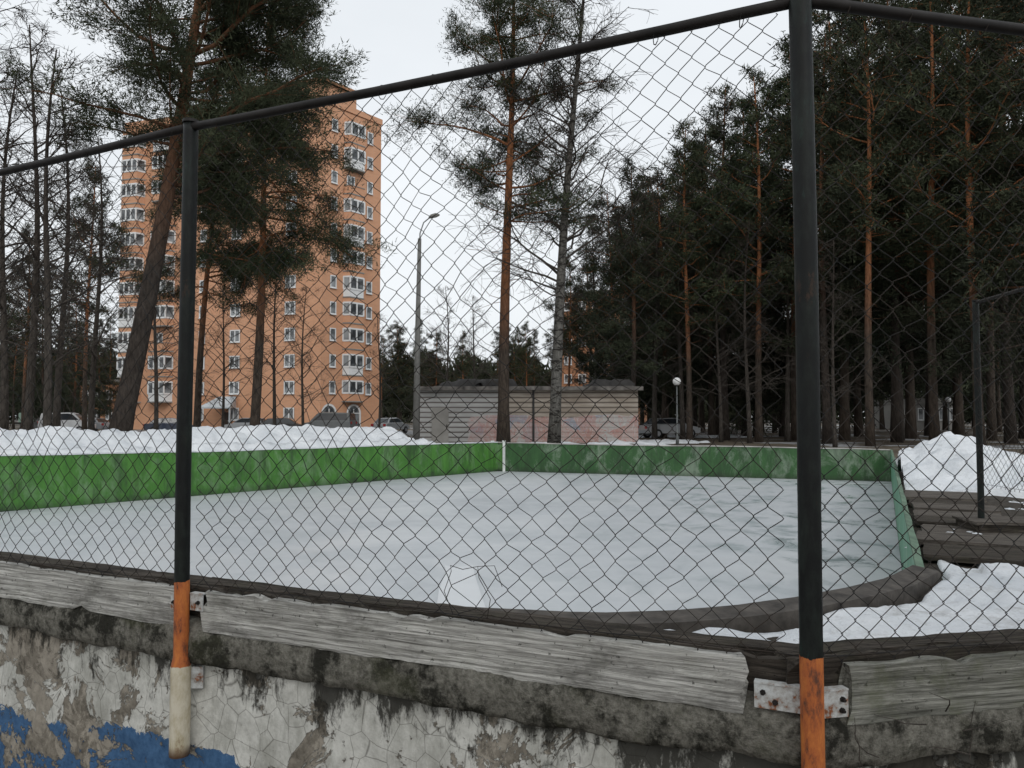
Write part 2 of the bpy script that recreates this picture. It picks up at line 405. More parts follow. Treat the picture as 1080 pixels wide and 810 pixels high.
for off,nm in ((-0.22,'gate_post'),(0.26,'gate_post')):
    mb=MB(); mb.box((off,-0.10,0.62),(0.11,0.08,1.26)); mb.box((off,-0.10,1.27),(0.15,0.12,0.05)); new_obj(nm,mb.mesh(nm,[WHITE]),e)
mb=MB(); mb.box((0.02,-0.09,0.60),(0.36,0.03,1.05)); mb.box((0.02,-0.12,0.35),(0.36,0.03,0.08)); mb.box((0.02,-0.12,0.9),(0.36,0.03,0.08))
new_obj('gate_leaf',mb.mesh('gate_leaf',[GREEN_L]),e)
# pale sheet lying flat on the ice
sp=[Pz(px,py,0.0) for px,py in ((459,652),(463,622),(470,605),(469,597),(481,599),(499,597),(501,608),(508,630),(516,652))]
cxs=sum(p.x for p in sp)/len(sp); cys=sum(p.y for p in sp)/len(sp)
mb=MB(); n=len(sp)
mb.v=[(p.x-cxs,p.y-cys,0.006) for p in sp]+[(p.x-cxs,p.y-cys,0.012) for p in sp]
mb.f=[tuple(range(n,2*n))[::-1],tuple(range(n))]+[(k,(k+1)%n,(k+1)%n+n,k+n) for k in range(n)]; mb.mi=[0]*len(mb.f)
PLAST=simple('white plastic sheet',(0.60,0.62,0.635),0.5,0.03,2)
o=new_obj('plastic_sheet',mb.mesh('plastic_sheet',[PLAST]),None,(cxs,cys,0)); tag(o,'torn pale plastic sheet lying flat on the ice','plastic sheet')

# ---------------------------------------------------------------- snow
def heap(name,label,fn,nu,nv,group=None,mat=None):
    mb=MB()
    for i in range(nu+1):
        for j in range(nv+1): mb.v.append(fn(i/nu,j/nv))
    for i in range(nu):
        for j in range(nv):
            a=i*(nv+1)+j; mb.f.append((a,a+nv+1,a+nv+2,a+1)); mb.mi.append(0)
    o=new_obj(name,mb.mesh(name,[mat or SNOW],True)); tag(o,label,'snow'); 
    if group: o['group']=group
    return o
Lend=l0+dl*6; Lst=f1+dl*2.9
nl=Vector((dl.y,-dl.x,0)); 
if nl.x>0: nl=-nl
def leftbank(u,v):
    p=Lst.lerp(Lend,u)+nl*(0.07+v*5.0)
    env=min(1,u*14)**0.7
    prof=[0.0,0.62,0.92,1.0,0.9,0.75,0.5,0.2,-0.1]
    k=v*8; a=int(min(k,7)); pr=prof[a]+(prof[a+1]-prof[a])*(k-a)
    topz=1.90+0.16*fb(p.x*0.4,p.y*0.4,5)+0.05*u
    z0=1.20 if v<0.1 else 0.62
    z=z0+(topz-z0)*pr*env+0.13*fb(p.x*1.6,p.y*1.6,2)*(0.3 if v==0 else 1)+0.07*fb(p.x*5,p.y*5)
    if v>0.9: z=0.6
    if u<0.02: z=0.6
    return (p.x,p.y,z)
heap('snow_bank','long heaped snow bank behind the green rink board',leftbank,260,40)
nr=Vector((dr.y,-dr.x,0)); 
if nr.x<0: nr=-nr
Lr=(q2-s1).length
def rheap(u,v):
    p=s1+dr*(Lr*0.34+u*11.5)+nr*(0.12+v*4.6)
    a=math.sin(math.pi*min(1,(0.06+u*0.97)))**0.8
    vp=0.24
    b=(0.55+0.45*v/vp) if v<vp else max(0,1-((v-vp)/(1-vp)))**1.3
    z=0.72+1.12*a*b+0.20*fb(p.x*0.9,p.y*0.9,3)*(0.5+b)+0.09*fb(p.x*4,p.y*4)
    if v>0.97 or u<0.01 or u>0.99: z=0.5
    return (p.x,p.y,z)
heap('snow_heap','tall snow heap beside the pale green rink board',rheap,100,50)
def patch(name,label,cxp,cyp,rx,ry,h,rot,seed,base=None,th=0.25,nseg=70,mat=None):
    b=G if base is None else base
    def fn(u,v):
        x=(u*2-1)*rx*1.25; y=(v*2-1)*ry*1.25
        r=math.hypot(x/rx,y/ry); n1=fb(x*1.1+seed,y*1.1,seed,5)
        z=(1-r*r)*0.9+n1*1.1-th
        z=max(-1,min(1,z)); zz=b-0.03+h*(z if z<0 else z**0.6)+0.03*fb(x*6,y*6,seed)
        cs,sn=math.cos(rot),math.sin(rot)
        return (cxp+x*cs-y*sn,cyp+x*sn+y*cs,zz)
    return heap(name,label,fn,nseg,nseg,mat=mat)
idx=list(range(1,i_right0+1)); pts=[rink[k] for k in idx]
for k in range(1,10):
    s=s1+dr*(k*1.5); pts.append((s.x,s.y,1.1))
P_,Q_=resample(pts,normals(pts,False),0.09)
def soilz(x,y,o): return 1.005+0.022*fb(x*1.2,y*1.2,4)+0.018*fb(x*6,y*6)-0.07*(o/2.4)**2
mb=MB(); nv=22
def omax(x): return 1.2+min(1,max(0,(x-0.0)/2.4))*1.25
for p,q in zip(P_,Q_):
    for j in range(nv+1):
        o=0.06+omax(p[0])*(j/nv)
        x,y=p[0]+q[0]*o,p[1]+q[1]*o; mb.v.append((x,y,soilz(x,y,o) if j<nv else 0.3))
for i in range(len(P_)-1):
    for j in range(nv):
        a=i*(nv+1)+j; mb.f.append((a,a+1,a+nv+2,a+nv+1)); mb.mi.append(0)
m=NM('wet soil',0.85,0.25); a=m.noise(9,9,0.8); b2=m.noise(2,5)
c=m.ramp(a,[(0.35,(0.016,0.014,0.011)),(0.65,(0.10,0.085,0.068))]); c=m.mix(m.ramp(b2,[(0.5,0.0),(0.65,0.4)]),c,(0.11,0.098,0.082))
m.color(c); m.bump(a,1.0,0.06)
o=new_obj('soil',mb.mesh('soil',[m.m],True)); tag(o,'wet brown soil strip along the rink board','ground',kind='structure')
mb=MB(); sel=[]
for i,(p,q) in enumerate(zip(P_,Q_)):
    if p[0]>0.1 and p[1]<14.0: sel.append(i)
nv=80
for si in sel:
    p,q=P_[si],Q_[si]
    s_al=(Vector((p[0],p[1],0))-s1).dot(dr) if p[0]>s1.x-0.3 else -1
    for j in range(nv+1):
        om=min(2.4,omax(p[0])-0.25+0.0)
        o=0.18+(om-0.18)*j/nv; x,y=p[0]+q[0]*o,p[1]+q[1]*o
        n1=fb(x*1.3+2,y*1.3,3.3,5)
        cov=1.0-(0.7 if o<0.22 else 0)
        if p[0]<0.6: cov-= (0.6-p[0])*2.4
        if s_al>0:
            cov=1.0-s_al*0.60-(0.5 if (o<0.5 and s_al>0.4) else 0)
            if s_al>1.6: cov=max(cov,-0.12 if o>1.15 else -1.0)
        if j==0 or j==nv: cov=-1
        z=soilz(x,y,o)-0.02+0.10*max(-0.6,min(1,(cov+n1*1.0)))+0.02*fb(x*7,y*7,2)
        mb.v.append((x,y,z))
for a_ in range(len(sel)-1):
    for j in range(nv):
        a=a_*(nv+1)+j; mb.f.append((a,a+1,a+nv+2,a+nv+1)); mb.mi.append(0)
o=new_obj('snow_patch',mb.mesh('snow_patch',[SNOWD],True)); tag(o,'dirty melting snow between the plank wall and rink board','snow')
pc=Pz(1018,568,1.0); patch('snow_patch','small leftover snow patch on brown ground',pc.x+0.15,pc.y,0.42,0.38,0.10,0.3,5.2,1.0,-0.35,40,SNOWD)
for k in range(5):
    px=random.uniform(440,900); d=random.uniform(38,60); p=Pd(px,460,d)
    patch('snow_patch','flat leftover snow patch among the trees',p.x,p.y,random.uniform(3,6),random.uniform(1.5,3),0.2,0,k*3.1,G,0.1,36)

def plank(name,loc,rotz,L,W,T,mat,label=None,cat='plank',group=None,roty=0,rotx=0,parent=None,jit=0.005,seed=0):
    nx=max(6,int(L/0.03)); mb=MB()
    sec=[(-W/2,-T/2),(-W/4,-T/2),(0,-T/2),(W/4,-T/2),(W/2,-T/2),(W/2,T/2),(W/4,T/2),(0,T/2),(-W/4,T/2),(-W/2,T/2)]
    ns=len(sec)
    for i in range(nx+1):
        x=-L/2+L*i/nx
        for k,(y,z) in enumerate(sec):
            jx=0.018*fb(y*30,z*30,seed) if i in (0,nx) else 0
            ed=1.6 if abs(abs(y)-W/2)<1e-6 else 0.7
            chip=0
            if ed>1 and jit>0.003:
                cn=fb(x*5+seed*3,y*4,seed,3); chip=-math.copysign(max(0,cn-0.32)*0.05,y)
            mb.v.append((x+jx*2,y+chip+jit*ed*fb(x*4,y*9+seed,z*9)+jit*0.5*fb(x*16,y*20,seed),z+jit*ed*0.6*fb(x*5,y*14,z*20+seed)))
    for i in range(nx):
        for k in range(ns):
            k2=(k+1)%ns; mb.f.append((i*ns+k,i*ns+k2,(i+1)*ns+k2,(i+1)*ns+k)); mb.mi.append(0)
    mb.f.append(tuple(reversed(range(ns)))); mb.mi.append(0); mb.f.append(tuple(nx*ns+k for k in range(ns))); mb.mi.append(0)
    o=new_obj(name,mb.mesh(name,[mat]),parent,loc); o.rotation_euler=(rotx,roty,rotz)
    if label: tag(o,label,cat,group)
    return o
ra=math.atan2(dr.y,dr.x)
# stepped walkway: short cross boards laid side by side along the rink board
for k in range(9):
    al=1.35+k*0.74; wdt=0.66+random.uniform(-.05,.04)
    p=s1+dr*al+nr*(0.62+random.uniform(-.05,.05))
    plank('wooden_plank',(p.x,p.y,1.05+0.02*(k%2)+random.uniform(-.004,.004)),ra+math.pi/2+random.uniform(-.05,.05),1.0+random.uniform(-.1,.15),wdt,0.05,WOODB if k%3 else WOODD,'dark worn walkway board lying beside the rink board','plank','walkway boards beside the rink',seed=k,jit=0.002)
p=Pz(1068,566,1.0)
e=empty('wooden_box',(p.x,p.y,0.93)); tag(e,'low dark wooden box by the chain link fence','box'); e.rotation_euler=(0,0,ra-1.2)
for sx_ in (-1,1): plank('side',(0,sx_*0.24,0.12),0,0.9,0.20,0.03,WOODD,parent=e,rotx=math.pi/2,seed=sx_,jit=0.002)
for sx_ in (-1,1): plank('end',(sx_*0.44,0,0.12),math.pi/2,0.45,0.20,0.03,WOODD,parent=e,rotx=math.pi/2,seed=sx_+4,jit=0.002)
plank('lid',(0,0,0.24),0,0.98,0.54,0.03,WOODB,parent=e,seed=9,jit=0.002)

# ---------------------------------------------------------------- foreground fence
ZT=3.54; ZP=1.55
pL=(Pz(203,127,ZT)+Pz(190,618,ZP))/2; pL.z=0
pR=(Pz(845,-2,ZT)+Pz(856,703,ZP))/2; pR.z=0
tA=(Pz(0,181,ZT)+Pz(0,597,ZP))/2; tA.z=0
tB=(Pz(1080,38,ZT)+Pz(1080,695,ZP))/2; tB.z=0
pA=pL+(tA-pL).normalized()*2.44; pB=pR+(tB-pR).normalized()*2.4
pC=Vector((4.75,5.4,0)); pD=Pd(1031,400,8.3); pD.z=0
fence_pts=[pA,pL,pR,pB,pC,pD]
def yaw(a,b): return math.atan2(b.y-a.y,b.x-a.x)
def inward(a,b):
    d=(b-a).normalized(); return Vector((-d.y,d.x,0))
bottoms={1:(0.865,1.59,1.235),2:(0.70,1.585,0.2)}
for i,p in enumerate(fence_pts):
    if i in bottoms: zb,zo,zw=bottoms[i]
    else: zb,zo,zw=(0.7,0.2,0.1)
    e=empty('fence_post',(p.x,p.y,zb))
    lab={1:'black iron fence post with orange and cream painted foot',2:'thick black iron fence post with rusty orange painted foot'}.get(i,'dark iron pipe fence post')
    tag(e,lab,'fence post','posts of the chain link fence')
    mt=postmat('post paint %d'%i,zo-zb,zw-zb)
    mb=MB(); pts=[];rd=[]
    R=0.033 if i!=1 else 0.031
    H=ZT+0.02-zb
    if i==2: H+=0.12
    for k in range(60):
        z=H*k/59; pts.append((0.002*math.sin(z*3+i),0.002*math.cos(z*2),z))
        r=R+0.0006*fb(z*9,i)
        if i==1 and z<zw-zb: r=R+0.010+0.002*fb(z*20,3)
        rd.append(r)
    mb.tube(pts,rd,20); new_obj('pipe',mb.mesh('pipe',[mt],True),e)
    mb=MB(); mb.tube([(0,0,H-0.004),(0,0,H+0.01)],[R*1.12,R*1.05],20); new_obj('cap',mb.mesh('cap',[RUST]),e)
    if i==1:
        mb=MB(); mb.box((0.065,0.02,0.315),(0.05,0.012,0.09)); mb.tube([(0.072,0.012,0.315),(0.072,0.0,0.315)],0.01,8); new_obj('bracket',mb.mesh('bracket',[PLATE]),e)
def chain_panel(a,b,label,seed,endgap=0.035,hole=None):
    L=(b-a).length
    e=empty('chain_link_fence',(a.x,a.y,ZP)); e.rotation_euler=(0,0,yaw(a,b)); tag(e,label,'fence','panels of the chain link fence')
    mb=MB(); 
    npt=14; pts=[]
    for k in range(npt): 
        t=k/(npt-1); pts.append((t*L,0.0+0.004*fb(t*5,seed),ZT-ZP-0.0-0.012*math.sin(math.pi*t)+0.003*fb(t*7,seed)))
    mb.tube(pts,0.0185,8); new_obj('top_rail',mb.mesh('top_rail',[RUST],True),e)
    wd=0.088; hd=0.086; hw=wd/2; hh=hd/2
    nw=int((L-2*endgap)/hw); nk=int((ZT-ZP-0.0)/hh)+1
    mb=MB()
    def node(x,z):
        tz=z/(ZT-ZP); fade=math.sin(math.pi*min(1,max(0,tz)))**0.5
        fx=math.sin(math.pi*min(1,max(0,x/L)))**0.4
        ox=0.045*fb(x*1.3+seed,z*1.3,1.7,3)+0.017*fb(x*9+seed,z*9,4.1,2)
        oz=0.038*fb(x*1.5,z*1.5+seed,9.7,3)+0.015*fb(x*9,z*9+seed,7.1,2)
        oy=0.06*fb(x*1.1,z*0.9,seed,3)
        X_,Y_,Z_=x+ox*fade*fx,0.04+oy*fade*fx,z+oz*fade
        if hole:
            hx,hz,hr=hole; dx,dz=X_-hx,(Z_-hz)*0.8; r=math.hypot(dx,dz)
            if r<hr*2.2:
                k=(1-r/(hr*2.2))**1.2*hr*1.0/max(r,0.015); X_+=dx*k; Z_+=dz*k
        return X_,Y_,Z_
    for i_ in range(nw):
        pts=[]
        for k in range(nk+1):
            side=(k+i_)%2
            x=endgap+(i_+side)*hw; z=(ZT-ZP)-0.01-k*hh
            if z<-0.02: break
            X_,Y_,Z_=node(x,z)
            s=1 if side else -1
            yo=0.0025*(1 if side else -1)
            xm=X_+s*0.0015
            pts.append((xm-s*0.005,Y_+yo,Z_+0.006)); pts.append((xm,Y_-yo,Z_)); pts.append((xm-s*0.005,Y_-yo,Z_-0.006))
        mb.tube(pts,0.0015,4,cap=False)
    if hole:
        hx,hz,hr=hole
        mb.tube([(hx-0.05,0.035,hz-0.10),(hx-0.085,0.03,hz-0.02),(hx-0.055,0.028,hz+0.055),(hx-0.06,0.03,hz+0.075),(hx-0.01,0.03,hz+0.065),(hx+0.05,0.03,hz+0.08),(hx+0.055,0.03,hz+0.04),(hx+0.10,0.03,hz-0.03),(hx+0.085,0.035,hz-0.10)],0.0013,4)
        mb.tube([(hx+0.05,0.03,hz+0.08),(hx+0.12,0.02,hz+0.09),(hx+0.15,0.02,hz+0.02)],0.0013,4)
    mb.tube([(x_*L/20,0.038+0.004*fb(x_,seed),0.02+0.006*fb(x_*0.7,seed,2)) for x_ in range(21)],0.002,5)
    for k in range(9):
        x=L*(k+0.5)/9+random.uniform(-.04,.04); z=ZT-ZP-0.01
        mb.tube([(x+0.024*math.sin(t)*0.3,0.0+0.026*math.cos(t)+0.01,z+0.026*math.sin(t)-0.004) for t in np.linspace(0,6.2,9)],0.0018,4)
    new_obj('wire_mesh',mb.mesh('wire_mesh',[WIRE]),e)
    return e
labs=['rusty chain link fence panel on dark rail above weathered planks','long rusty chain link fence panel with a small torn spot','chain link fence panel turning the corner above mossy plank','chain link fence panel along the side of the rink','chain link fence panel ending at a dark post']
dd=(pR-pL).normalized(); u=(487-540)/F*1.0; t_=(u*pL.y-pL.x)/(dd.x-u*dd.y); pt=pL+dd*t_; rr_=ray(487,622); zh=EYE+rr_.z/rr_.y*pt.y-ZP
for i in range(5): chain_panel(fence_pts[i],fence_pts[i+1],labs[i],i*5.3+1,hole=(t_,zh,0.05) if i==1 else None)

def wallseg(a,b,k):
    L=(b-a).length; yw=yaw(a,b); n=inward(a,b)
    e=empty('low_wall',(0,0,0)); tag(e,'low plaster wall with flaking white and blue paint','wall','low wall under the fence')
    d=(b-a).normalized()
    def P(x,off,z): q=a+d*x+n*off; return (q.x,q.y,z)
    mb=MB(); nx=int(L/0.02); nz=50; z0,z1=0.05,1.28
    for i in range(nx+1):
        for j in range(nz+1):
            x=L*i/nx; z=z0+(z1-z0)*j/nz
            q=a+d*x
            o=0.060+0.010*fb(q.x*3,z*3,1)+0.008*fb(q.x*11,z*11,5)
            mb.v.append(P(x,o,z))
    for i in range(nx):
        for j in range(nz):
            p=i*(nz+1)+j; mb.f.append((p,p+nz+1,p+nz+2,p+1)); mb.mi.append(0)
    mb.quad(P(0,0.3,z0),P(0,0.3,z1),P(L,0.3,z1),P(L,0.3,z0))
    new_obj('plaster',mb.mesh('plaster',[PLASTER],True),e)
    mb=MB(); sec=[(0.12,1.235),(0.050,1.235),(0.026,1.245),(0.020,1.28),(0.018,1.33),(0.022,1.37),(0.035,1.40),(0.06,1.425),(0.09,1.43),(0.14,1.43),(0.25,1.43),(0.30,1.40),(0.30,1.235)]
    ns=len(sec)
    for i in range(nx+1):
        for (o,z) in sec:
            x=L*i/nx; q=a+d*x
            mb.v.append(P(x,o+0.012*fb(q.x*4,z*6,2)+0.006*fb(q.x*16,z*16,3),z+0.014*fb(q.x*3.5,o*9,6)+0.007*fb(q.x*15,o*15,8)))
    for i in range(nx):
        for k_ in range(ns-1):
            mb.f.append((i*ns+k_,(i+1)*ns+k_,(i+1)*ns+k_+1,i*ns+k_+1)); mb.mi.append(0)
    new_obj('coping',mb.mesh('coping',[MOSS],True),e)
    return e
for i in (0,1,2): wallseg(fence_pts[i],fence_pts[i+1],i)
def on_seg(a,b,x,off): 
    d=(b-a).normalized(); q=a+d*x+inward(a,b)*off; return q
def wallplank(a,b,x0,x1,zt,h,mat,label,off=0.040,T=0.035,tilt=0.0,seed=0,zr=0.0):
    q=on_seg(a,b,(x0+x1)/2,off)
    o=plank('wooden_plank',(q.x,q.y,zt-h/2),0,x1-x0,h,T,mat,label,'plank','weathered planks along the fence',seed=seed)
    o.rotation_euler=(math.pi/2+tilt,zr,yaw(a,b)); return o
L0=(pL-pA).length; L1=(pR-pL).length; L2=(pB-pR).length
wallplank(pA,pL,0.0,L0-0.035,ZP+0.0,0.165,WOOD,'weathered grey plank with peeling surface below the fence',seed=1)
wallplank(pL,pR,0.10,L1-0.20,ZP,0.168,WOOD,'long weathered grey plank running between two fence posts',seed=2)
wallplank(pR,pB,0.135,L2,ZP-0.01,0.17,WOODM,'mossy weathered grey plank beside the rusty bracket',seed=3)
for (a,b,L,s) in ((pA,pL,L0,4),(pL,pR,L1,5),(pR,pB,L2,6)):
    wallplank(a,b,-0.02,L+0.02,ZP+0.008,0.15,WOODD,'dark rotten backing board behind the planks',off=0.080,T=0.035,seed=s)
    q=on_seg(a,b,L/2,0.15); o=plank('wooden_plank',(q.x,q.y,ZP-0.005),yaw(a,b),L+0.04,0.10,0.03,WOODD,'dark wet board lying on the wall top','plank','weathered planks along the fence',seed=s+3)
def bracket(a,b,x,w_,h_,z,label,bolts):
    q=on_seg(a,b,x,0.020); e=empty('metal_bracket',(q.x,q.y,z)); e.rotation_euler=(0,0,yaw(a,b)); tag(e,label,'bracket')
    mb=MB(); mb.box((0,0,0),(w_,0.005,h_)); mb.box((0,0.01,h_/2),(w_,0.03,0.005)); new_obj('plate',mb.mesh('plate',[PLATE]),e)
    for bx,bz in bolts:
        mb=MB(); mb.tube([(bx,-0.002,bz),(bx,-0.010,bz)],[0.009,0.008],6); mb.tube([(bx,-0.010,bz),(bx,-0.017,bz)],0.005,8); new_obj('bolt',mb.mesh('bolt',[RUST]),e)
bracket(pL,pR,L1-0.095,0.14,0.075,1.445,'worn white steel bracket with rusty bolts on the planks',[(-0.045,0.01),(-0.01,-0.015)])
bracket(pR,pB,0.078,0.10,0.08,1.435,'rusty steel bracket bolted next to the black post',[(0.03,0.012),(0.028,-0.02)])
bracket(pL,pR,0.065,0.07,0.07,1.50,'small grey steel bracket beside the fence post',[(0.012,0.0)])
bracket(pA,pL,L0-0.055,0.06,0.07,1.49,'small rusty steel bracket beside the fence post',[(-0.008,0.0)])
for k in range(10):
    mb=MB(); bx=pR+ (pB-pR).normalized()*(random.uniform(0.15,0.8)); 
    z=random.uniform(1.25,1.42); p=Vector((bx.x,bx.y-0.03,z)); pts=[]
    dvec=Vector((random.uniform(-1,1),random.uniform(-.3,.1),random.uniform(-.3,.5))).normalized()
    for t in range(6): pts.append(p.copy()); p=p+dvec*0.035; dvec=(dvec+Vector((random.uniform(-.4,.4),random.uniform(-.2,.2),random.uniform(-.4,.4)))).normalized()
    mb.tube(pts,[0.0022-0.0003*t for t in range(6)],5)
    o=new_obj('twig',mb.mesh('twig',[TWIG])); tag(o,'thin dry twig caught on the mossy wall','twig','dry twigs on the wall')

# ---------------------------------------------------------------- trees
def needle_tris(C,D,size,rng,per=5,w0=0.10,w1=0.20,spread=0.25):
    n=len(C); C=np.repeat(C,per,0); D=np.repeat(D,per,0)
    d=D+rng.normal(0,0.75,C.shape); d/=np.linalg.norm(d,axis=1)[:,None]+1e-9
    r=rng.normal(0,1,C.shape); s=np.cross(d,r); s/=np.linalg.norm(s,axis=1)[:,None]+1e-9
    L=size*rng.uniform(0.6,1.3,(len(C),1)); W=L*rng.uniform(w0,w1,(len(C),1))
    C=C+rng.normal(0,size*spread,C.shape)
    V=np.stack([C-s*W,C+s*W,C+d*L],1); return V.reshape(-1,3)
def trunk_path(H,lean,sway,rng,n=14):
    ph=rng.uniform(0,6,2); pts=[]
    for k in range(n):
        t=k/(n-1); pts.append(Vector((lean[0]*H*t+sway*math.sin(t*4+ph[0])*t,lean[1]*H*t+sway*math.sin(t*3.3+ph[1])*t,H*t)))
    return pts
def at(pts,t):
    k=t*(len(pts)-1); a=int(max(0,min(k,len(pts)-2))); return pts[a].lerp(pts[a+1],k-a)
def make_pine(seed,H,r0,cs,R,lean=(0,0),nb=46,dens=1.0,style='pine',sway=0.35,bark=BARK,need=NEED,size=0.22,dead=10,side=None,w0=0.055,w1=0.10,per=8):
    rng=np.random.default_rng(seed); pts=trunk_path(H,lean,sway,rng); n=len(pts)
    mb=MB(); mb.tube(pts,[r0*(1.25 if k==0 else 1)*(1-0.86*(k/(n-1))**1.1) for k in range(n)],10)
    C=[];D=[]
    def branch(h,L,az,el,curve,rb=None):
        t=h/H; p=at(pts,t); rb=rb or max(0.018,0.012*L+0.012)
        d=Vector((math.cos(az)*math.cos(el),math.sin(az)*math.cos(el),math.sin(el))); bp=[p.copy()]; st=7
        for k in range(st):
            d=(d+Vector((rng.normal(0,.18),rng.normal(0,.18),curve+rng.normal(0,.13)))).normalized(); p=p+d*(L/st); bp.append(p.copy())
        mb.tube(bp,[rb*(1-0.8*k/st) for k in range(st+1)],4,cap=False)
        return bp,d
    for i in range(nb):
        t=cs+(1-cs)*((i+rng.uniform(0,1))/nb)*0.985; h=H*t; q=(t-cs)/(1-cs)
        if style=='pine':
            prof=(0.62+0.38*math.sin(math.pi*min(1,q*1.15+0.12)))*(1-0.62*q**2.6); L=R*prof*rng.uniform(0.45,1.15); el=rng.uniform(-0.15,0.30)+0.5*q; cv=0.03+rng.uniform(-.06,.08)
        elif style=='droop':
            prof=(1-0.6*q**2); L=R*prof*rng.uniform(0.5,1.1); el=rng.uniform(-0.2,0.3)+0.4*q; cv=-0.07
        else:
            L=R*(1-0.93*q)*rng.uniform(0.75,1.1)+0.25; el=-0.15+0.45*q; cv=0.0
        az=rng.uniform(0,2*math.pi)
        if side is not None and rng.uniform()<0.45: az=side+rng.normal(0,0.6)
        bp,dd=branch(h,L,az,el,cv)
        ns=max(4,int(L*3.0))
        for j in range(ns):
            u=rng.uniform(0.22,1.0); o=at(bp,u)
            ax=(at(bp,min(1,u+.05))-at(bp,u-.05)).normalized()
            sd=Vector((rng.normal(),rng.normal(),rng.normal()*0.5+0.12)); sd=(sd.normalized()+ax*0.8).normalized()
            if style=='spruce': sd=(sd+Vector((0,0,-0.25))).normalized()
            if style=='droop': sd=(sd+Vector((0,0,-0.35))).normalized()
            sl=L*rng.uniform(0.12,0.32)+0.25; pe=o+sd*sl
            mb.tube([o,o.lerp(pe,.5)+Vector((0,0,.03)),pe],[0.014,0.010,0.006],3,cap=False)
            m_=int((5+13*sl)*dens*rng.uniform(0.3,1.5)); 
            if m_<1: continue
            tt=rng.uniform(0.1,1.1,m_)[:,None]
            oo=np.array(o)[None]; pp=np.array(pe)[None]
            c=oo+(pp-oo)*tt+rng.normal(0,1,(m_,3))*np.array([[0.14,0.14,0.09]])*(0.7+sl*0.7)
            C.append(c); D.append(np.repeat(np.array(sd)[None]*0.7+np.array([[0,0,0.25]]),m_,0))
    for i in range(dead):
        h=H*rng.uniform(0.12,cs+0.1) ; branch(h,R*rng.uniform(0.2,0.6),rng.uniform(0,6.28),rng.uniform(-.2,.3),-0.02,rb=0.02)
    C=np.concatenate(C);D=np.concatenate(D)
    V=needle_tris(C,D,size,rng,per,w0,w1,0.5)
    return mb.mesh('trunk',[bark],True),tri_mesh('crown',V,need)
def make_bare(seed,H,r0,cs,R,lean=(0,0),nb=30,bark=TWIG,sway=0.4,hang=-0.04,twigs=6,tr=0.010):
    rng=np.random.default_rng(seed); pts=trunk_path(H,lean,sway,rng); n=len(pts)
    mt=MB(); mt.tube(pts,[r0*(1.2 if k==0 else 1)*(1-0.9*(k/(n-1))) +0.01 for k in range(n)],9)
    mb=MB()
    def walk(p,d,L,st,cv,rr,lv):
        bp=[p.copy()]
        for k in range(st):
            d=(d+Vector((rng.normal(0,.2),rng.normal(0,.2),cv+rng.normal(0,.1)))).normalized(); p=p+d*(L/st); bp.append(p.copy())
        mb.tube(bp,[max(tr*0.7,rr*(1-0.75*k/st)) for k in range(st+1)],4 if lv==0 else 3,cap=False)
        return bp
    for i in range(nb):
        t=cs+(1-cs)*(i+rng.uniform())/nb*0.98; q=(t-cs)/(1-cs)
        L=R*(1-0.65*q)*rng.uniform(0.5,1.1); az=rng.uniform(0,6.28); el=0.35+0.5*q+rng.uniform(-.2,.2)
        bp=walk(at(pts,t),Vector((math.cos(az)*math.cos(el),math.sin(az)*math.cos(el),math.sin(el))),L,6,0.02,0.012*L+0.012,0)
        for j in range(twigs):
            u=rng.uniform(0.25,1); o=at(bp,u); ax=(bp[-1]-bp[0]).normalized()
            sd=(ax*0.9+Vector((rng.normal(),rng.normal(),rng.normal()*.6))*0.7).normalized()
            b2=walk(o,sd,L*rng.uniform(0.25,0.5),4,hang,tr*1.5,1)
            for k in range(5):
                o2=at(b2,rng.uniform(.2,1)); s3=(sd+Vector((rng.normal(),rng.normal(),rng.normal()))*0.7).normalized()
                walk(o2,s3,L*rng.uniform(0.12,0.30)+.2,3,hang*2.5,tr,2)
    return mt.mesh('trunk',[bark],True),mb.mesh('crown',[TWIG if bark is BIRCH else bark])
def place(meshes,x,y,label,group,name='pine_tree',cat='pine tree',sc=1.0,rot=0.0,z=G-0.05):
    e=empty(name,(x,y,z)); e.rotation_euler=(0,0,rot); e.scale=(sc,sc,sc); tag(e,label,cat,group)
    for nm,me in zip(('trunk','crown'),meshes): new_obj(nm,me,e)
    return e
def pxd(px,d): return (px-540)/F*d
lean=make_pine(11,24,0.40,0.40,6.6,lean=(0.165,0.02),nb=74,dens=1.3,style='pine',dead=20,side=0.1,bark=BARKD)
place(lean,pxd(122,28),28,'tall dark pine leaning over the snow bank','tall pines around the rink')
hp=make_pine(12,21.5,0.24,0.40,4.9,nb=62,dens=1.2,style='droop',dead=16,bark=BARK,lean=(0.03,0))
place(hp,pxd(268,36),36,'orange barked pine with drooping crown before the tower','tall pines around the rink')
hp2=make_pine(13,20.5,0.2,0.40,4.4,nb=54,dens=1.15,style='droop',lean=(0.03,0))
place(hp2,pxd(208,41),41,'slender pine with sagging branches before the tower','tall pines around the rink')
cA=make_pine(14,27.5,0.32,0.42,5.4,nb=66,dens=1.1,style='pine',lean=(0.012,0),dead=18)
place(cA,pxd(531,40),40,'tall straight pine with orange upper trunk by the shed','tall pines around the rink')
bt=make_bare(15,27,0.30,0.28,5.4,lean=(0.055,0),nb=66,bark=BIRCH,twigs=8,tr=0.012)
place(bt,pxd(584,38),38,'tall bare birch with pale patchy trunk by the shed','bare trees around the rink','birch_tree','birch tree')
kw=dict(w0=0.09,w1=0.16,size=0.26,per=5)
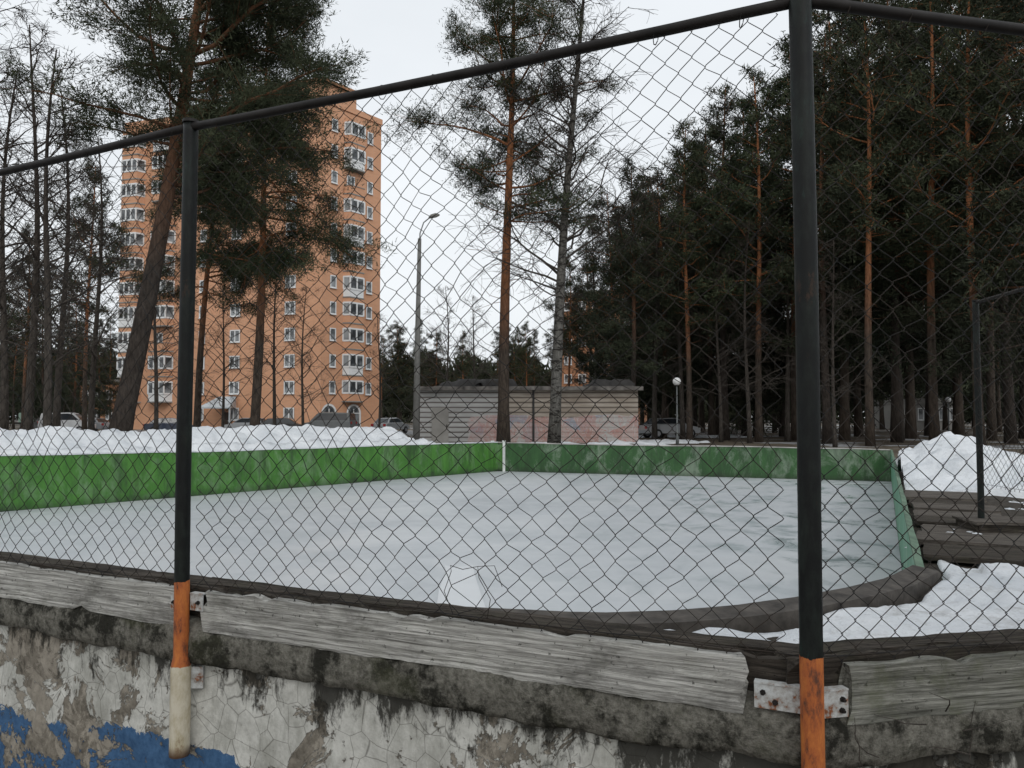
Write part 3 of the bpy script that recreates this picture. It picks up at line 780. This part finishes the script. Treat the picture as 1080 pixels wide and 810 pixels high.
V=[make_pine(21,23,0.22,0.36,3.9,nb=50,dens=1.0,bark=BARK,**kw),
   make_pine(22,23,0.20,0.44,3.6,nb=44,dens=1.0,bark=BARK,**kw),
   make_pine(23,23,0.24,0.25,4.4,nb=58,dens=1.0,bark=BARKD,need=NEEDD,**kw),
   make_pine(24,22,0.2,0.12,3.4,nb=82,dens=0.75,style='spruce',need=NEEDD,bark=BARKD,**kw),
   make_pine(25,21,0.22,0.20,4.4,nb=60,dens=0.95,style='droop',need=NEEDD,bark=BARK,**kw)]
HV=[23,23,23,22,21]
B=[make_bare(31,17,0.17,0.2,4.2,nb=28,twigs=6,tr=0.011),make_bare(32,20,0.2,0.3,4.5,nb=34,twigs=6,hang=-0.09,tr=0.011)]
HB=[17,20]
labels=['pine with orange bark and loose crown','slender pine with high crown','dark broad pine in the wood','dense dark spruce in the wood','dark conifer with sagging branches']
env_pts=[(600,300),(640,200),(690,155),(740,110),(790,62),(840,25),(880,-20),(1200,-70)]
def env(px):
    for (a,ya),(b,yb) in zip(env_pts[:-1],env_pts[1:]):
        if px<=b: return ya+(yb-ya)*(px-a)/(b-a)
    return -60
def pine_at(px,d,topy,var,group='conifers of the surrounding wood',rot=None):
    H=(440-topy)/F*d+1.5; sc=H/HV[var]
    return place(V[var],pxd(px,d),d,labels[var],group,('pine_tree' if var<3 else 'conifer_tree'),('pine tree' if var<3 else 'conifer'),sc,random.uniform(0,6.28) if rot is None else rot)
for px,d,ty,v in ((668,48,165,2),(700,56,175,4),(727,47,130,0),(765,50,88,2),(800,46,70,0),(838,50,45,0),(872,44,30,2),(917,40,-25,1),(945,46,-30,2),(985,42,-50,0),(1032,38,-60,0),(1065,44,-50,2),(1100,36,-60,4),(645,58,200,4),(1010,55,-20,4),(825,60,80,3),(600,66,270,1),(622,70,255,2),(655,68,215,3),
                  (890,50,-10,4),(860,54,30,2),(960,54,-20,4),(1045,50,-40,1),(1080,54,-40,2),(750,58,130,4),(785,62,100,3),(690,62,200,3),(720,66,170,2),(905,60,0,1),(980,62,0,2)):
    pine_at(px,d,ty,v)
for k in range(56):
    px=random.uniform(655,1180); d=random.uniform(60,125)
    H=min(30,(440-env(px))/F*d)*random.uniform(0.6,0.98)
    v=random.choice((0,0,1,2,2,3,3,4,4)); ty=440-(H-1.5)*F/d
    pine_at(px,d,ty,v)
for px,d,ty,v in ((45,75,300,3),(78,85,310,4),(15,90,330,2),(105,100,335,3),(-30,70,280,3),(60,110,345,2),(-10,95,300,4),(25,60,240,1),(-60,60,200,2),(90,60,170,1)):
    pine_at(px,d,ty,v)
for k in range(22):
    px=random.uniform(398,600); d=random.uniform(130,190); pine_at(px,d,random.uniform(335,385),random.choice((1,2,3,4)))
for k in range(12):
    px=random.uniform(-60,125); d=random.uniform(110,170); pine_at(px,d,random.uniform(320,370),random.choice((2,3,4)))
for px,d,ty,v in ((30,36,20,1),(97,44,140,0),(-25,30,-30,1),(165,60,230,0),(320,58,300,0),(470,70,300,0),(690,52,180,0),(60,50,90,0),(790,44,230,0),(400,66,330,1),(880,38,250,0),(5,48,60,0),(720,50,200,1),(760,46,260,0),(830,48,200,1),(950,50,180,0),(50,28,40,0),(500,60,310,0),(235,50,300,0),(290,52,260,1),(628,60,240,0)):
    H=(440-ty)/F*d+1.5; place(B[v],pxd(px,d),d,'bare leafless tree with fine twigs','bare trees around the rink','bare_tree','bare tree',H/HB[v],random.uniform(0,6))
rng=np.random.default_rng(5); n=42000
ang=rng.uniform(-0.95,0.95,n); dd_=rng.uniform(205,280,n); hx=np.array([noise.fractal(Vector((a*30,0,0)),1,2,4) for a in ang])
zz=rng.uniform(0,1,n)**0.8*(17+6*hx); x=np.sin(ang)*dd_; y=np.cos(ang)*dd_
C=np.stack([x,y,zz+G],1); D=np.tile(np.array([[0,0,1.0]]),(n,1))
o=new_obj('distant_forest',tri_mesh('distant_forest',needle_tris(C,D,2.6,rng,3),NEEDD)); tag(o,'far belt of dark conifer forest','forest',kind='stuff')

# ---------------------------------------------------------------- buildings
m=NM('orange brick',0.85,0.2)
bt_=m.n('ShaderNodeTexBrick'); bt_.inputs['Scale'].default_value=1; bt_.inputs['Brick Width'].default_value=0.5; bt_.inputs['Row Height'].default_value=0.16; bt_.inputs['Mortar Size'].default_value=0.012
bt_.inputs['Color1'].default_value=(0.76,0.41,0.245,1); bt_.inputs['Color2'].default_value=(0.70,0.365,0.215,1); bt_.inputs['Mortar'].default_value=(0.58,0.40,0.30,1)
cmb=m.n('ShaderNodeCombineXYZ'); S=m.sep(); m.l(S[0],cmb.inputs[0]); m.l(S[2],cmb.inputs[1]); m.l(cmb.outputs[0],bt_.inputs['Vector'])
a=m.noise(0.12,6,0.7,m.mapping((1,1,0.4)))
oc=m.mix(m.ramp(a,[(0.4,0.0),(0.7,0.45)]),bt_.outputs['Color'],(0.50,0.25,0.14))
m.color(oc); ORANGE=m.m
DBRICK=simple('dark orange brick',(0.50,0.25,0.14),0.85,0.15,0.4)
GLASS=NM('window glass',0.12,0.6); GLASS.color(GLASS.ramp(GLASS.noise(0.7,3),[(0.4,(0.05,0.055,0.06)),(0.6,(0.30,0.32,0.33))])); GLASS=GLASS.m  # lighter patches in the glass colour paint in reflected sky
FRAME=simple('white window frame',(0.82,0.83,0.83),0.5,0.06,2)
ROOF=simple('dark roofing',(0.045,0.043,0.042),0.8,0.3,1)
GREYC=simple('grey concrete slab',(0.30,0.29,0.27),0.85,0.2,1)
def window_mesh(w_,h_,div=2,glassmat=GLASS):
    mb=MB(); f=0.13; mb.box((0,-0.03,0),(w_,0.04,h_),1)
    for sx in (-1,1): mb.box((sx*(w_/2-f/2),-0.065,0),(f,0.05,h_))
    for sz in (-1,1): mb.box((0,-0.063,sz*(h_/2-f/2)),(w_-2*f,0.05,f))
    for k in range(1,div): mb.box((-w_/2+w_*k/div,-0.061,0),(f,0.05,h_-2*f))
    mb.box((0,-0.10,-h_/2-0.04),(w_+0.1,0.16,0.05))
    return mb.mesh('window',[FRAME,glassmat])
def bay_mesh(w_,h_,dp,kind=0):
    pts=[(-w_/2,0),(-w_/2*0.72,-dp),(w_/2*0.72,-dp),(w_/2,0)]
    mb=MB()
    def wall(a,b,z0,z1,mi): 
        mb.quad((a[0],a[1],z0),(b[0],b[1],z0),(b[0],b[1],z1),(a[0],a[1],z1),mi)
    pm_=0 if kind!=1 else 2
    for a,b in zip(pts[:-1],pts[1:]):
        wall(a,b,0,1.05,pm_)
        L=math.hypot(b[0]-a[0],b[1]-a[1]); n=max(1,round(L/0.9)); rot=math.atan2(b[1]-a[1],b[0]-a[0])
        if kind<2:
            wall(a,b,1.05,h_-0.55,1); wall(a,b,h_-0.55,h_,0)
            for k in range(n+1):
                t=k/n; mb.box((a[0]+(b[0]-a[0])*t,a[1]+(b[1]-a[1])*t-0.03,(1.05+h_-0.55)/2),(0.19,0.09,h_-1.6),2,rot)
            for z in (1.08,h_-0.58): mb.box(((a[0]+b[0])/2,(a[1]+b[1])/2-0.025,z),(L,0.07,0.20),2,rot)
        else:
            mb.box(((a[0]+b[0])/2,(a[1]+b[1])/2,1.09),(L,0.12,0.08),3,rot)
    if kind==2:
        mb.box((-0.5,-0.04,1.35),(1.1,0.05,2.1),1); 
        for x in (-1.05,-0.5,0.05): mb.box((x,-0.07,1.35),(0.1,0.05,2.1),2)
        for z in (0.32,2.38): mb.box((-0.5,-0.072,z),(1.2,0.05,0.1),2)
    top=[(p[0]*1.05,p[1]*1.08) for p in pts]; i=len(mb.v)
    mb.v+= [(x,y,-0.002) for x,y in top]+[(x,y,0.14) for x,y in top]
    mb.f+=[(i+3,i+2,i+1,i),(i+4,i+5,i+6,i+7)]+[(i+k,i+k+1,i+k+5,i+k+4) for k in range(3)]; mb.mi+=[3]*5
    return mb.mesh('balcony',[ORANGE,GLASS,FRAME,GREYC])
FH=3.1
def face_frame(a,b):
    d=(b-a).normalized(); return d,math.atan2(d.y,d.x)
C_=Vector((pxd(338,87),87,0)); Le=Vector((pxd(126,95),95,0)); Re=Vector((pxd(400,94),94,0))
bk=Le+Re-C_
tower=empty('apartment_tower',(C_.x,C_.y,G)); tag(tower,'tall orange brick apartment tower with white glazed balconies','apartment building')
HT=38.6
def prism(name,poly,z0,z1,mats,parent,org):
    mb=MB(); n=len(poly); mb.v=[(p.x-org.x,p.y-org.y,z0) for p in poly]+[(p.x-org.x,p.y-org.y,z1) for p in poly]
    mb.f=[(k,(k+1)%n,(k+1)%n+n,k+n) for k in range(n)]; mb.mi=[0]*n; mb.f.append(tuple(range(n,2*n))); mb.mi.append(len(mats)-1)
    return new_obj(name,mb.mesh(name,mats),parent)
prism('wall',[Le,C_,Re,bk],-0.3,HT,[ORANGE,ROOF],tower,C_)
cen=(Le+Re)/2
big=[cen+(p-cen)*1.010 for p in (Le,C_,Re,bk)]
prism('cornice',big,HT-0.35,HT+0.35,[ORANGE,ROOF],tower,C_)
def cc(k1,k2): return C_+(Le-C_)*k1+(Re-C_)*k2
prism('roof_house',[cc(0.45,0.03),cc(0.02,0.03),cc(0.02,0.62),cc(0.45,0.62)],HT+0.3,HT+2.4,[ORANGE,ROOF],tower,C_)
prism('roof_parapet',[cc(0.47,0.01),cc(0.005,0.01),cc(0.005,0.64),cc(0.47,0.64)],HT+2.35,HT+2.75,[DBRICK,ROOF],tower,C_)
def put(me,name,a,b,s,z,off=0.0):
    d,yw=face_frame(a,b); p=a+d*s; n=Vector((d.y,-d.x,0))
    o=new_obj(name,me,tower,(p.x-C_.x+n.x*off,p.y-C_.y+n.y*off,z)); o.rotation_euler=(0,0,yw); return o
W1=window_mesh(1.4,1.5,2); W2=window_mesh(0.9,1.5,1)
BAYS=[bay_mesh(2.9,FH,0.75,k) for k in range(3)]; BAYL=[bay_mesh(3.2,FH,0.9,k) for k in range(3)]
def s_at(px,a,b):
    u=(px-540)/F; d=b-a; t=(u*a.y-a.x)/(d.x-u*d.y); return t*d.length
bk1=[0,0,1,0,0,1,0,1,0,2,1,0]; bk2=[0,1,0,2,0,0,1,0,2,0,0,1]
for fl in range(12):
    z=fl*FH
    if fl>0: put(BAYS[bk1[fl]],'balcony',C_,Re,s_at(371,C_,Re),z+0.2)
    put(W2,'window',C_,Re,s_at(350,C_,Re),z+1.9)
    if fl>0: put(W2,'window',C_,Re,s_at(388,C_,Re),z+1.9)
    if fl>0:
        put(BAYL[bk2[fl]],'balcony',Le,C_,s_at(170,Le,C_),z+0.2)
        put(BAYL[bk2[(fl*5+3)%12]],'balcony',Le,C_,s_at(137,Le,C_),z+0.2)
    for px in (247,305): put(W1,'window',Le,C_,s_at(px,Le,C_),z+1.9)
    put(W2,'window',Le,C_,s_at(212,Le,C_),z+1.9)
s=s_at(240,Le,C_); d,yw=face_frame(Le,C_); p=Le+d*s
mb=MB(); mb.quad((-2.2,-2.4,2.7),(2.2,-2.4,2.7),(1.2,0,4.0),(-1.2,0,4.0)); mb.quad((-2.2,-2.4,2.55),(-1.2,0,2.55),(1.2,0,2.55),(2.2,-2.4,2.55)); mb.box((0,-2.4,2.62),(4.4,0.06,0.16))
for sx in (-2,2): mb.box((sx,-2.25,1.3),(0.15,0.15,2.6))
mb.quad((-2.2,-2.4,2.6),(-1.2,0,4.0),(-1.2,0,2.6),(-2.2,-2.4,2.6)); mb.quad((2.2,-2.4,2.6),(1.2,0,4.0),(1.2,0,2.6),(2.2,-2.4,2.6))
o=new_obj('canopy',mb.mesh('canopy',[simple('grey blue tin',(0.50,0.55,0.58),0.5,0.15,1)]),tower,(p.x-C_.x,p.y-C_.y,0)); o.rotation_euler=(0,0,yw)
mb=MB(); mb.box((0,-0.05,1.05),(1.2,0.1,2.1),0); mb.box((0.4,-0.13,1.05),(0.05,0.06,0.3),1)
DOORM=simple('dark brown door',(0.06,0.04,0.03),0.5)
o=new_obj('door',mb.mesh('door',[DOORM,FRAME]),tower,(p.x-C_.x,p.y-C_.y,0)); o.rotation_euler=(0,0,yw)
def arch_mesh(w_,h_):
    mb=MB(); r=w_/2; z1=h_-r
    def outline(k): 
        rr=r*k; return [(-rr,0),(rr,0)]+[(rr*math.cos(t),z1+rr*math.sin(t)) for t in np.linspace(0,math.pi,11)]
    o1=outline(1.0); o2=outline(0.78); n=len(o1); i=len(mb.v)
    mb.v+=[(x,-0.05,z) for x,z in o2]; mb.f.append(tuple(range(i,i+n))); mb.mi.append(1); j=len(mb.v)
    mb.v+=[(x,-0.09,z) for x,z in o1]+[(x,-0.09,z) for x,z in o2]
    for k in range(2,n-1): mb.f.append((j+k,j+k+1,j+n+k+1,j+n+k)); mb.mi.append(0)
    mb.f.append((j+1,j+2,j+n+2,j+n+1)); mb.mi.append(0); mb.f.append((j+0,j+n+0,j+n+n-1,j+n-1)); mb.mi.append(0)
    mb.box((0,-0.08,h_*0.4),(0.1,0.05,h_*0.8)); mb.box((0,-0.08,z1),(w_*0.78,0.05,0.1))
    return mb.mesh('arched_window',[FRAME,GLASS])
AR=arch_mesh(2.2,3.0)
put(AR,'arched_window',C_,Re,s_at(346,C_,Re),0.1,0.12); put(AR,'arched_window',C_,Re,s_at(372,C_,Re),0.1,0.12)

def block(pxl,pxr,d,H,dy,label,cols,floors,mat,win,name='apartment_block'):
    a=Vector((pxd(pxl,d+dy),d+dy,0)); b=Vector((pxd(pxr,d),d,0)); dd_=(b-a).normalized(); back=Vector((-dd_.y,dd_.x,0))*12
    e=empty(name,(a.x,a.y,G)); tag(e,label,'apartment building')
    prism('wall',[a,b,b+back,a+back],-0.3,H,[mat,ROOF],e,a)
    c=(a+b)/2+back/2
    prism('cornice',[c+(p-c)*1.02 for p in (a,b,b+back,a+back)],H-0.3,H+0.4,[DBRICK if mat is ORANGE else GREYC,ROOF],e,a)
    L=(b-a).length
    for f in range(floors):
        for k in range(cols):
            s=L*(k+0.5)/cols; p=a+dd_*s; o=new_obj('window',win,e,(p.x-a.x,p.y-a.y,f*FH+1.9)); o.rotation_euler=(0,0,yaw(a,b))
block(592,668,125,22.5,5,'orange brick apartment block half hidden behind pines',5,7,DBRICK,W1)
block(965,1015,92,3.4,0,'low pale grey building behind the dark trees',3,1,simple('pale grey render',(0.36,0.35,0.33),0.8,0.15,0.5),W1,'grey_building')
block(84,122,118,7.0,3,'low brown brick building beyond the trees',3,2,DBRICK,W1,'brick_building')

m=NM('striped siding',0.7,0.3); S=m.sep()
wv=m.math('FRACT',m.math('MULTIPLY',S[2],3.4)); stripe=m.math('LESS_THAN',wv,0.32)
a=m.noise(0.8,6,0.7,m.mapping((0.5,1,3))); c=m.ramp(a,[(0.35,(0.24,0.20,0.16)),(0.65,(0.48,0.43,0.37))])
lx=m.math('LESS_THAN',S[0],4.7); c=m.mix(lx,c,m.ramp(a,[(0.35,(0.34,0.34,0.33)),(0.65,(0.54,0.54,0.53))]))
gn=m.noise(0.5,4,0.6,m.mapping((1,1,1.3)),1.0); gz=m.math('MULTIPLY',m.math('LESS_THAN',m.math('ADD',S[2],m.math('MULTIPLY',gn,0.5)),1.85),m.math('GREATER_THAN',m.math('ADD',S[0],m.math('MULTIPLY',gn,3.0)),4.6))
vo=m.n('ShaderNodeTexVoronoi'); vo.inputs['Scale'].default_value=1.0; m.l(m.mapping((1,1,1.1),loc=(2,0,1)),vo.inputs['Vector'])
sepc=m.n('ShaderNodeSeparateColor'); m.l(vo.outputs['Color'],sepc.inputs[0])
gcol=m.ramp(sepc.outputs[0],[(0.20,(0.48,0.47,0.46)),(0.22,(0.48,0.33,0.30)),(0.40,(0.44,0.26,0.23)),(0.55,(0.52,0.45,0.43)),(0.72,(0.48,0.32,0.30)),(0.86,(0.30,0.34,0.41))])
gcol=m.mix(m.ramp(m.noise(1.7,4,0.5,m.mapping((1,1,0.8),loc=(1,7,2)),2.5),[(0.49,0.0),(0.52,0.8),(0.55,0.0)]),gcol,(0.50,0.12,0.11))
gcol=m.mix(m.ramp(m.noise(1.3,4,0.5,m.mapping((1,1,0.8),loc=(6,2,2)),2.5),[(0.50,0.0),(0.52,0.8),(0.54,0.0)]),gcol,(0.60,0.60,0.60))
c=m.mix(m.math('MULTIPLY',gz,0.80),c,gcol)
c=m.mix(m.math('MULTIPLY',stripe,m.math('SUBTRACT',0.75,m.math('MULTIPLY',gz,0.5))),c,(0.075,0.055,0.045))
m.color(c); m.bump(wv,0.4,0.03); SIDING=m.m
ds=45; xl,xr=pxd(443,ds),pxd(673,ds); sh=empty('shed',(xl,ds,G)); tag(sh,'long low shed with horizontal siding and pink graffiti','shed')
Ws=xr-xl; Hs=3.2
mb=MB(); mb.box((Ws/2,2.5,Hs/2),(Ws,5,Hs)); new_obj('wall',mb.mesh('wall',[SIDING]),sh)
mb=MB(); 
for k in range(24):
    w_=(Ws+0.5)/24; x=-0.25+w_*(k+0.5); dz=0.05*fb(k*1.7,3); mb.box((x,2.45+0.04*fb(k*2.1,1),Hs+0.09+dz),(w_-0.01,5.6,0.12))
    mb.box((x,-0.40+0.02*fb(k,5),Hs+0.02+dz),(w_-0.004,0.05,0.22))
new_obj('roof',mb.mesh('roof',[simple('rough roof edge',(0.14,0.13,0.12),0.7,0.7,2)]),sh)
mb=MB(); mb.box((Ws*0.52,-0.03,1.7),(0.12,0.05,3.2)); new_obj('downpipe',mb.mesh('downpipe',[ROOF]),sh)
mb=MB(); mb.box((1.2,-0.03,1.05),(1.0,0.06,2.1),0); mb.box((1.6,-0.08,1.0),(0.05,0.05,0.2),1); new_obj('door',mb.mesh('door',[GREYC,ROOF]),sh)
for k in range(9):
    x=random.uniform(0.8,Ws-0.8); o=patch('debris_heap','dark debris lying on the shed roof',xl+x,ds+1.2,random.uniform(0.5,1.1),0.5,0.5,0,k*2.2,G+Hs+0.17,-0.2,14); o.data.materials[0]=ROOF; o['category']='debris'; o['group']='debris on the shed roof'

# ---------------------------------------------------------------- lamps
CONC=simple('lamp post concrete',(0.22,0.22,0.21),0.85,0.2,3)
d=42; base=Pd(439,455,d); e=empty('street_lamp',(base.x,d,G)); tag(e,'tall grey concrete street lamp with a short curved arm','street lamp')
Hh=(440-250)/F*d+EYE-G
mb=MB(); mb.tube([(0,0,0),(0.04,0,Hh*0.5),(0.13,0,Hh)],[0.20,0.15,0.10],10); new_obj('pole',mb.mesh('pole',[CONC],True),e)
mb=MB(); mb.tube([(0.13,0,Hh-0.3),(0.15,0,Hh+0.3),(0.35,0,Hh+0.9),(0.75,-0.1,Hh+1.2)],0.035,8); new_obj('arm',mb.mesh('arm',[simple('grey steel',(0.3,0.31,0.32),0.5)]),e)
mb=MB(); mb.tube([(0.65,-0.1,Hh+1.14),(0.8,-0.12,Hh+1.22),(1.05,-0.15,Hh+1.28),(1.25,-0.2,Hh+1.28)],[0.05,0.12,0.13,0.05],10); new_obj('lamp_head',mb.mesh('lamp_head',[GREYC],True),e)
GLOBE=simple('milky globe',(0.75,0.76,0.76),0.3,0.03,1)
LG=simple('lamp grey',(0.12,0.13,0.13),0.5)
def globe_lamp(px,d,topy):
    H=(440-topy)/F*d+EYE-G; e=empty('globe_lamp',(pxd(px,d),d,G)); tag(e,'park lamp with white globe on thin grey pole','street lamp','globe park lamps')
    mb=MB(); mb.tube([(0,0,0),(0,0,0.5),(0,0,0.52),(0,0,H-0.3)],[0.09,0.085,0.05,0.035],10); new_obj('pole',mb.mesh('pole',[LG],True),e)
    pts=[];rd=[]
    for k in range(11): t=math.pi*k/10; pts.append((0,0,H-0.12-0.22*math.cos(t))); rd.append(max(0.01,0.22*math.sin(t)))
    mb=MB(); mb.tube(pts,rd,16); new_obj('lamp_globe',mb.mesh('lamp_globe',[GLOBE],True),e)
    mb=MB(); mb.tube([(0,0,H-0.38),(0,0,H-0.30)],[0.06,0.10],12); new_obj('collar',mb.mesh('collar',[ROOF]),e)
globe_lamp(714,41,400); globe_lamp(3,70,422); globe_lamp(1000,60,420)

# ---------------------------------------------------------------- cars
TYRE=simple('tyre rubber',(0.02,0.02,0.02),0.8); RIM=simple('rim metal',(0.35,0.35,0.36),0.4,metal=0.6)
CG=NM('car glass',0.08,0.7); CG.color((0.02,0.024,0.028)); CG=CG.m
HL=simple('headlight glass',(0.6,0.6,0.6),0.2); TL=simple('red tail light',(0.35,0.02,0.02),0.3)
def car_parts(kind):
    if kind=='car':
        low=[(-2.15,0.35),(-2.2,0.6),(-2.12,0.92),(-1.3,0.98),(1.0,0.98),(1.9,0.82),(2.15,0.66),(2.18,0.38)]
        cab=[(-1.75,0.96),(-1.25,1.42),(0.15,1.47),(0.45,1.42),(1.15,0.96)]
    else:
        low=[(-2.3,0.35),(-2.35,0.7),(-2.32,1.15),(-1.3,1.18),(1.2,1.15),(2.1,0.98),(2.3,0.75),(2.32,0.4)]
        cab=[(-2.28,1.14),(-2.15,1.9),(0.3,1.98),(0.75,1.9),(1.5,1.12)]
    def loft(prof,hw0,hw1,z0,z1):
        mb=MB(); rows=[]
        cols=(-1,-0.86,0.86,1)
        n=len(prof)
        for s in cols:
            rows.append(len(mb.v))
            for x,z in prof:
                t=(z-z0)/(z1-z0); hw=hw0+(hw1-hw0)*t
                inset=0.05 if abs(s)==1 else 0
                mb.v.append((x*(0.985 if inset else 1),s*hw,z-(inset*0.5 if t>0.8 else 0)))
        for a,b in zip(rows[:-1],rows[1:]):
            for k in range(n-1): mb.f.append((a+k,a+k+1,b+k+1,b+k)); mb.mi.append(0)
            mb.f.append((a,b,b+n-1,a+n-1)); mb.mi.append(0)
        mb.f.append(tuple(rows[0]+k for k in reversed(range(n)))); mb.mi.append(0)
        mb.f.append(tuple(rows[-1]+k for k in range(n))); mb.mi.append(0)
        return mb
    return low,cab,loft
def make_car(kind,paint):
    low,cab,loft=car_parts(kind); out=[]
    zt=max(z for x,z in low); ct=max(z for x,z in cab); cb=min(z for x,z in cab)
    mb=loft(low,0.88,0.84,0.35,zt); out.append(('body',mb.mesh('body',[paint]),(0,0,0)))
    mb=loft(cab,0.80,0.62,cb,ct); out.append(('roof',mb.mesh('roof',[paint]),(0,0,0)))
    def sideglass(sgn):
        mb=MB(); pts=[]
        cx=sum(x for x,z in cab)/len(cab); cz=(cb+ct)/2+0.03
        for x,z in cab:
            X_=cx+(x-cx)*0.86; Z_=cz+(z-cz)*0.72; t=(Z_-cb)/(ct-cb); pts.append((X_,sgn*(0.80+(0.62-0.80)*t+0.012),Z_))
        mb.v=pts; mb.f=[tuple(range(len(pts)))]; mb.mi=[0]; return mb.mesh('window',[CG])
    for s in (-1,1): out.append(('window',sideglass(s),(0,0,0)))
    for (a,b) in ((cab[-1],cab[-2]),(cab[0],cab[1])):
        mb=MB(); o=0.02 if a[0]>0 else -0.02
        def pt(t,s): 
            z=a[1]+(b[1]-a[1])*t; x=a[0]+(b[0]-a[0])*t; hw=(0.80+(0.62-0.80)*(z-cb)/(ct-cb))*0.88; return (x+o,s*hw,z+0.015)
        mb.quad(pt(0.12,-1),pt(0.12,1),pt(0.9,1),pt(0.9,-1)); out.append(('windscreen' if a[0]>0 else 'rear_window',mb.mesh('windscreen',[CG]),(0,0,0)))
    for x in (-1.35,1.35):
        for y in (-0.82,0.82):
            mb=MB(); mb.tube([(0,-0.11,0),(0,0.11,0)],0.33,18); out.append(('wheel',mb.mesh('tyre',[TYRE]),(x,y,0.33)))
            mb=MB(); mb.tube([(0,-0.122,0),(0,0.122,0)],0.19,12); out.append(('rim',mb.mesh('rim',[RIM]),(x,y,0.33)))
    for y in (-0.65,0.65):
        mb=MB(); mb.box((0,0,0),(0.08,0.32,0.14)); out.append(('headlight',mb.mesh('headlight',[HL]),(low[-2][0]-0.02,y,low[-2][1]+0.02)))
        mb=MB(); mb.box((0,0,0),(0.06,0.24,0.2)); out.append(('tail_light',mb.mesh('tail_light',[TL]),(low[1][0]+0.0,y,low[2][1]-0.12)))
    return out
def paint(n,c): 
    m=NM(n,0.3,0.5); m.b.inputs['Coat Weight'].default_value=0.5; m.color(m.ramp(m.noise(2,3),[(0.4,tuple(x*0.9 for x in c)),(0.6,c)])); return m.m
carsets={'black':('car',(0.015,0.016,0.018)),'silver':('car',(0.30,0.31,0.32)),'white':('van',(0.6,0.6,0.6)),'dark blue':('car',(0.02,0.03,0.06)),'grey':('van',(0.12,0.13,0.13))}
cm={k:make_car(v[0],paint(k+' car paint',v[1])) for k,v in carsets.items()}
for px,d,kcol,rz in ((300,66,'black',0.15),(347,68,'grey',3.0),(412,72,'silver',1.2),(72,74,'white',0.2),(95,78,'silver',2.9),(180,70,'dark blue',0.4),(52,80,'black',0.1),(262,70,'silver',3.0),(705,56,'silver',0.3)):
    kd='van' if carsets[kcol][0]=='van' else 'car'
    e=empty('parked_'+kd,(pxd(px,d),d,G+0.012)); e.rotation_euler=(0,0,rz); tag(e,kcol+' '+('boxy van' if kd=='van' else 'hatchback car')+' parked beyond the snow',kd,'cars parked by the tower')
    wheels=[]
    for nm,me,loc in cm[kcol]:
        if nm=='rim': new_obj('rim',me,wheels[-1],(0,0,0)); continue
        o=new_obj(nm,me,e,loc)
        if nm=='wheel': wheels.append(o)
mb=MB(); 
mb.quad((-75,62,G+0.004),(14,62,G+0.004),(14,84,G+0.004),(-75,84,G+0.004))
o=new_obj('road',mb.mesh('road',[ASPH])); tag(o,'wet grey asphalt road by the tower','road',kind='structure')
mb=MB(); mb.box((-30.5,61.9,G+0.06),(89,0.18,0.15)); o=new_obj('kerb',mb.mesh('kerb',[KERB])); tag(o,'pale concrete kerb edging the road','kerb',kind='structure')
e=empty('sign_board',(pxd(28,72),72,G)); tag(e,'small pale green notice board on two posts','sign')
mb=MB(); mb.box((0,0,1.5),(1.4,0.06,0.9)); new_obj('board',mb.mesh('board',[simple('pale green sheet',(0.30,0.42,0.34),0.6,0.1,1)]),e)
for sx in (-0.55,0.55):
    mb=MB(); mb.box((sx,0.06,0.95),(0.07,0.05,1.9)); new_obj('leg',mb.mesh('leg',[ROOF]),e)
print('done')
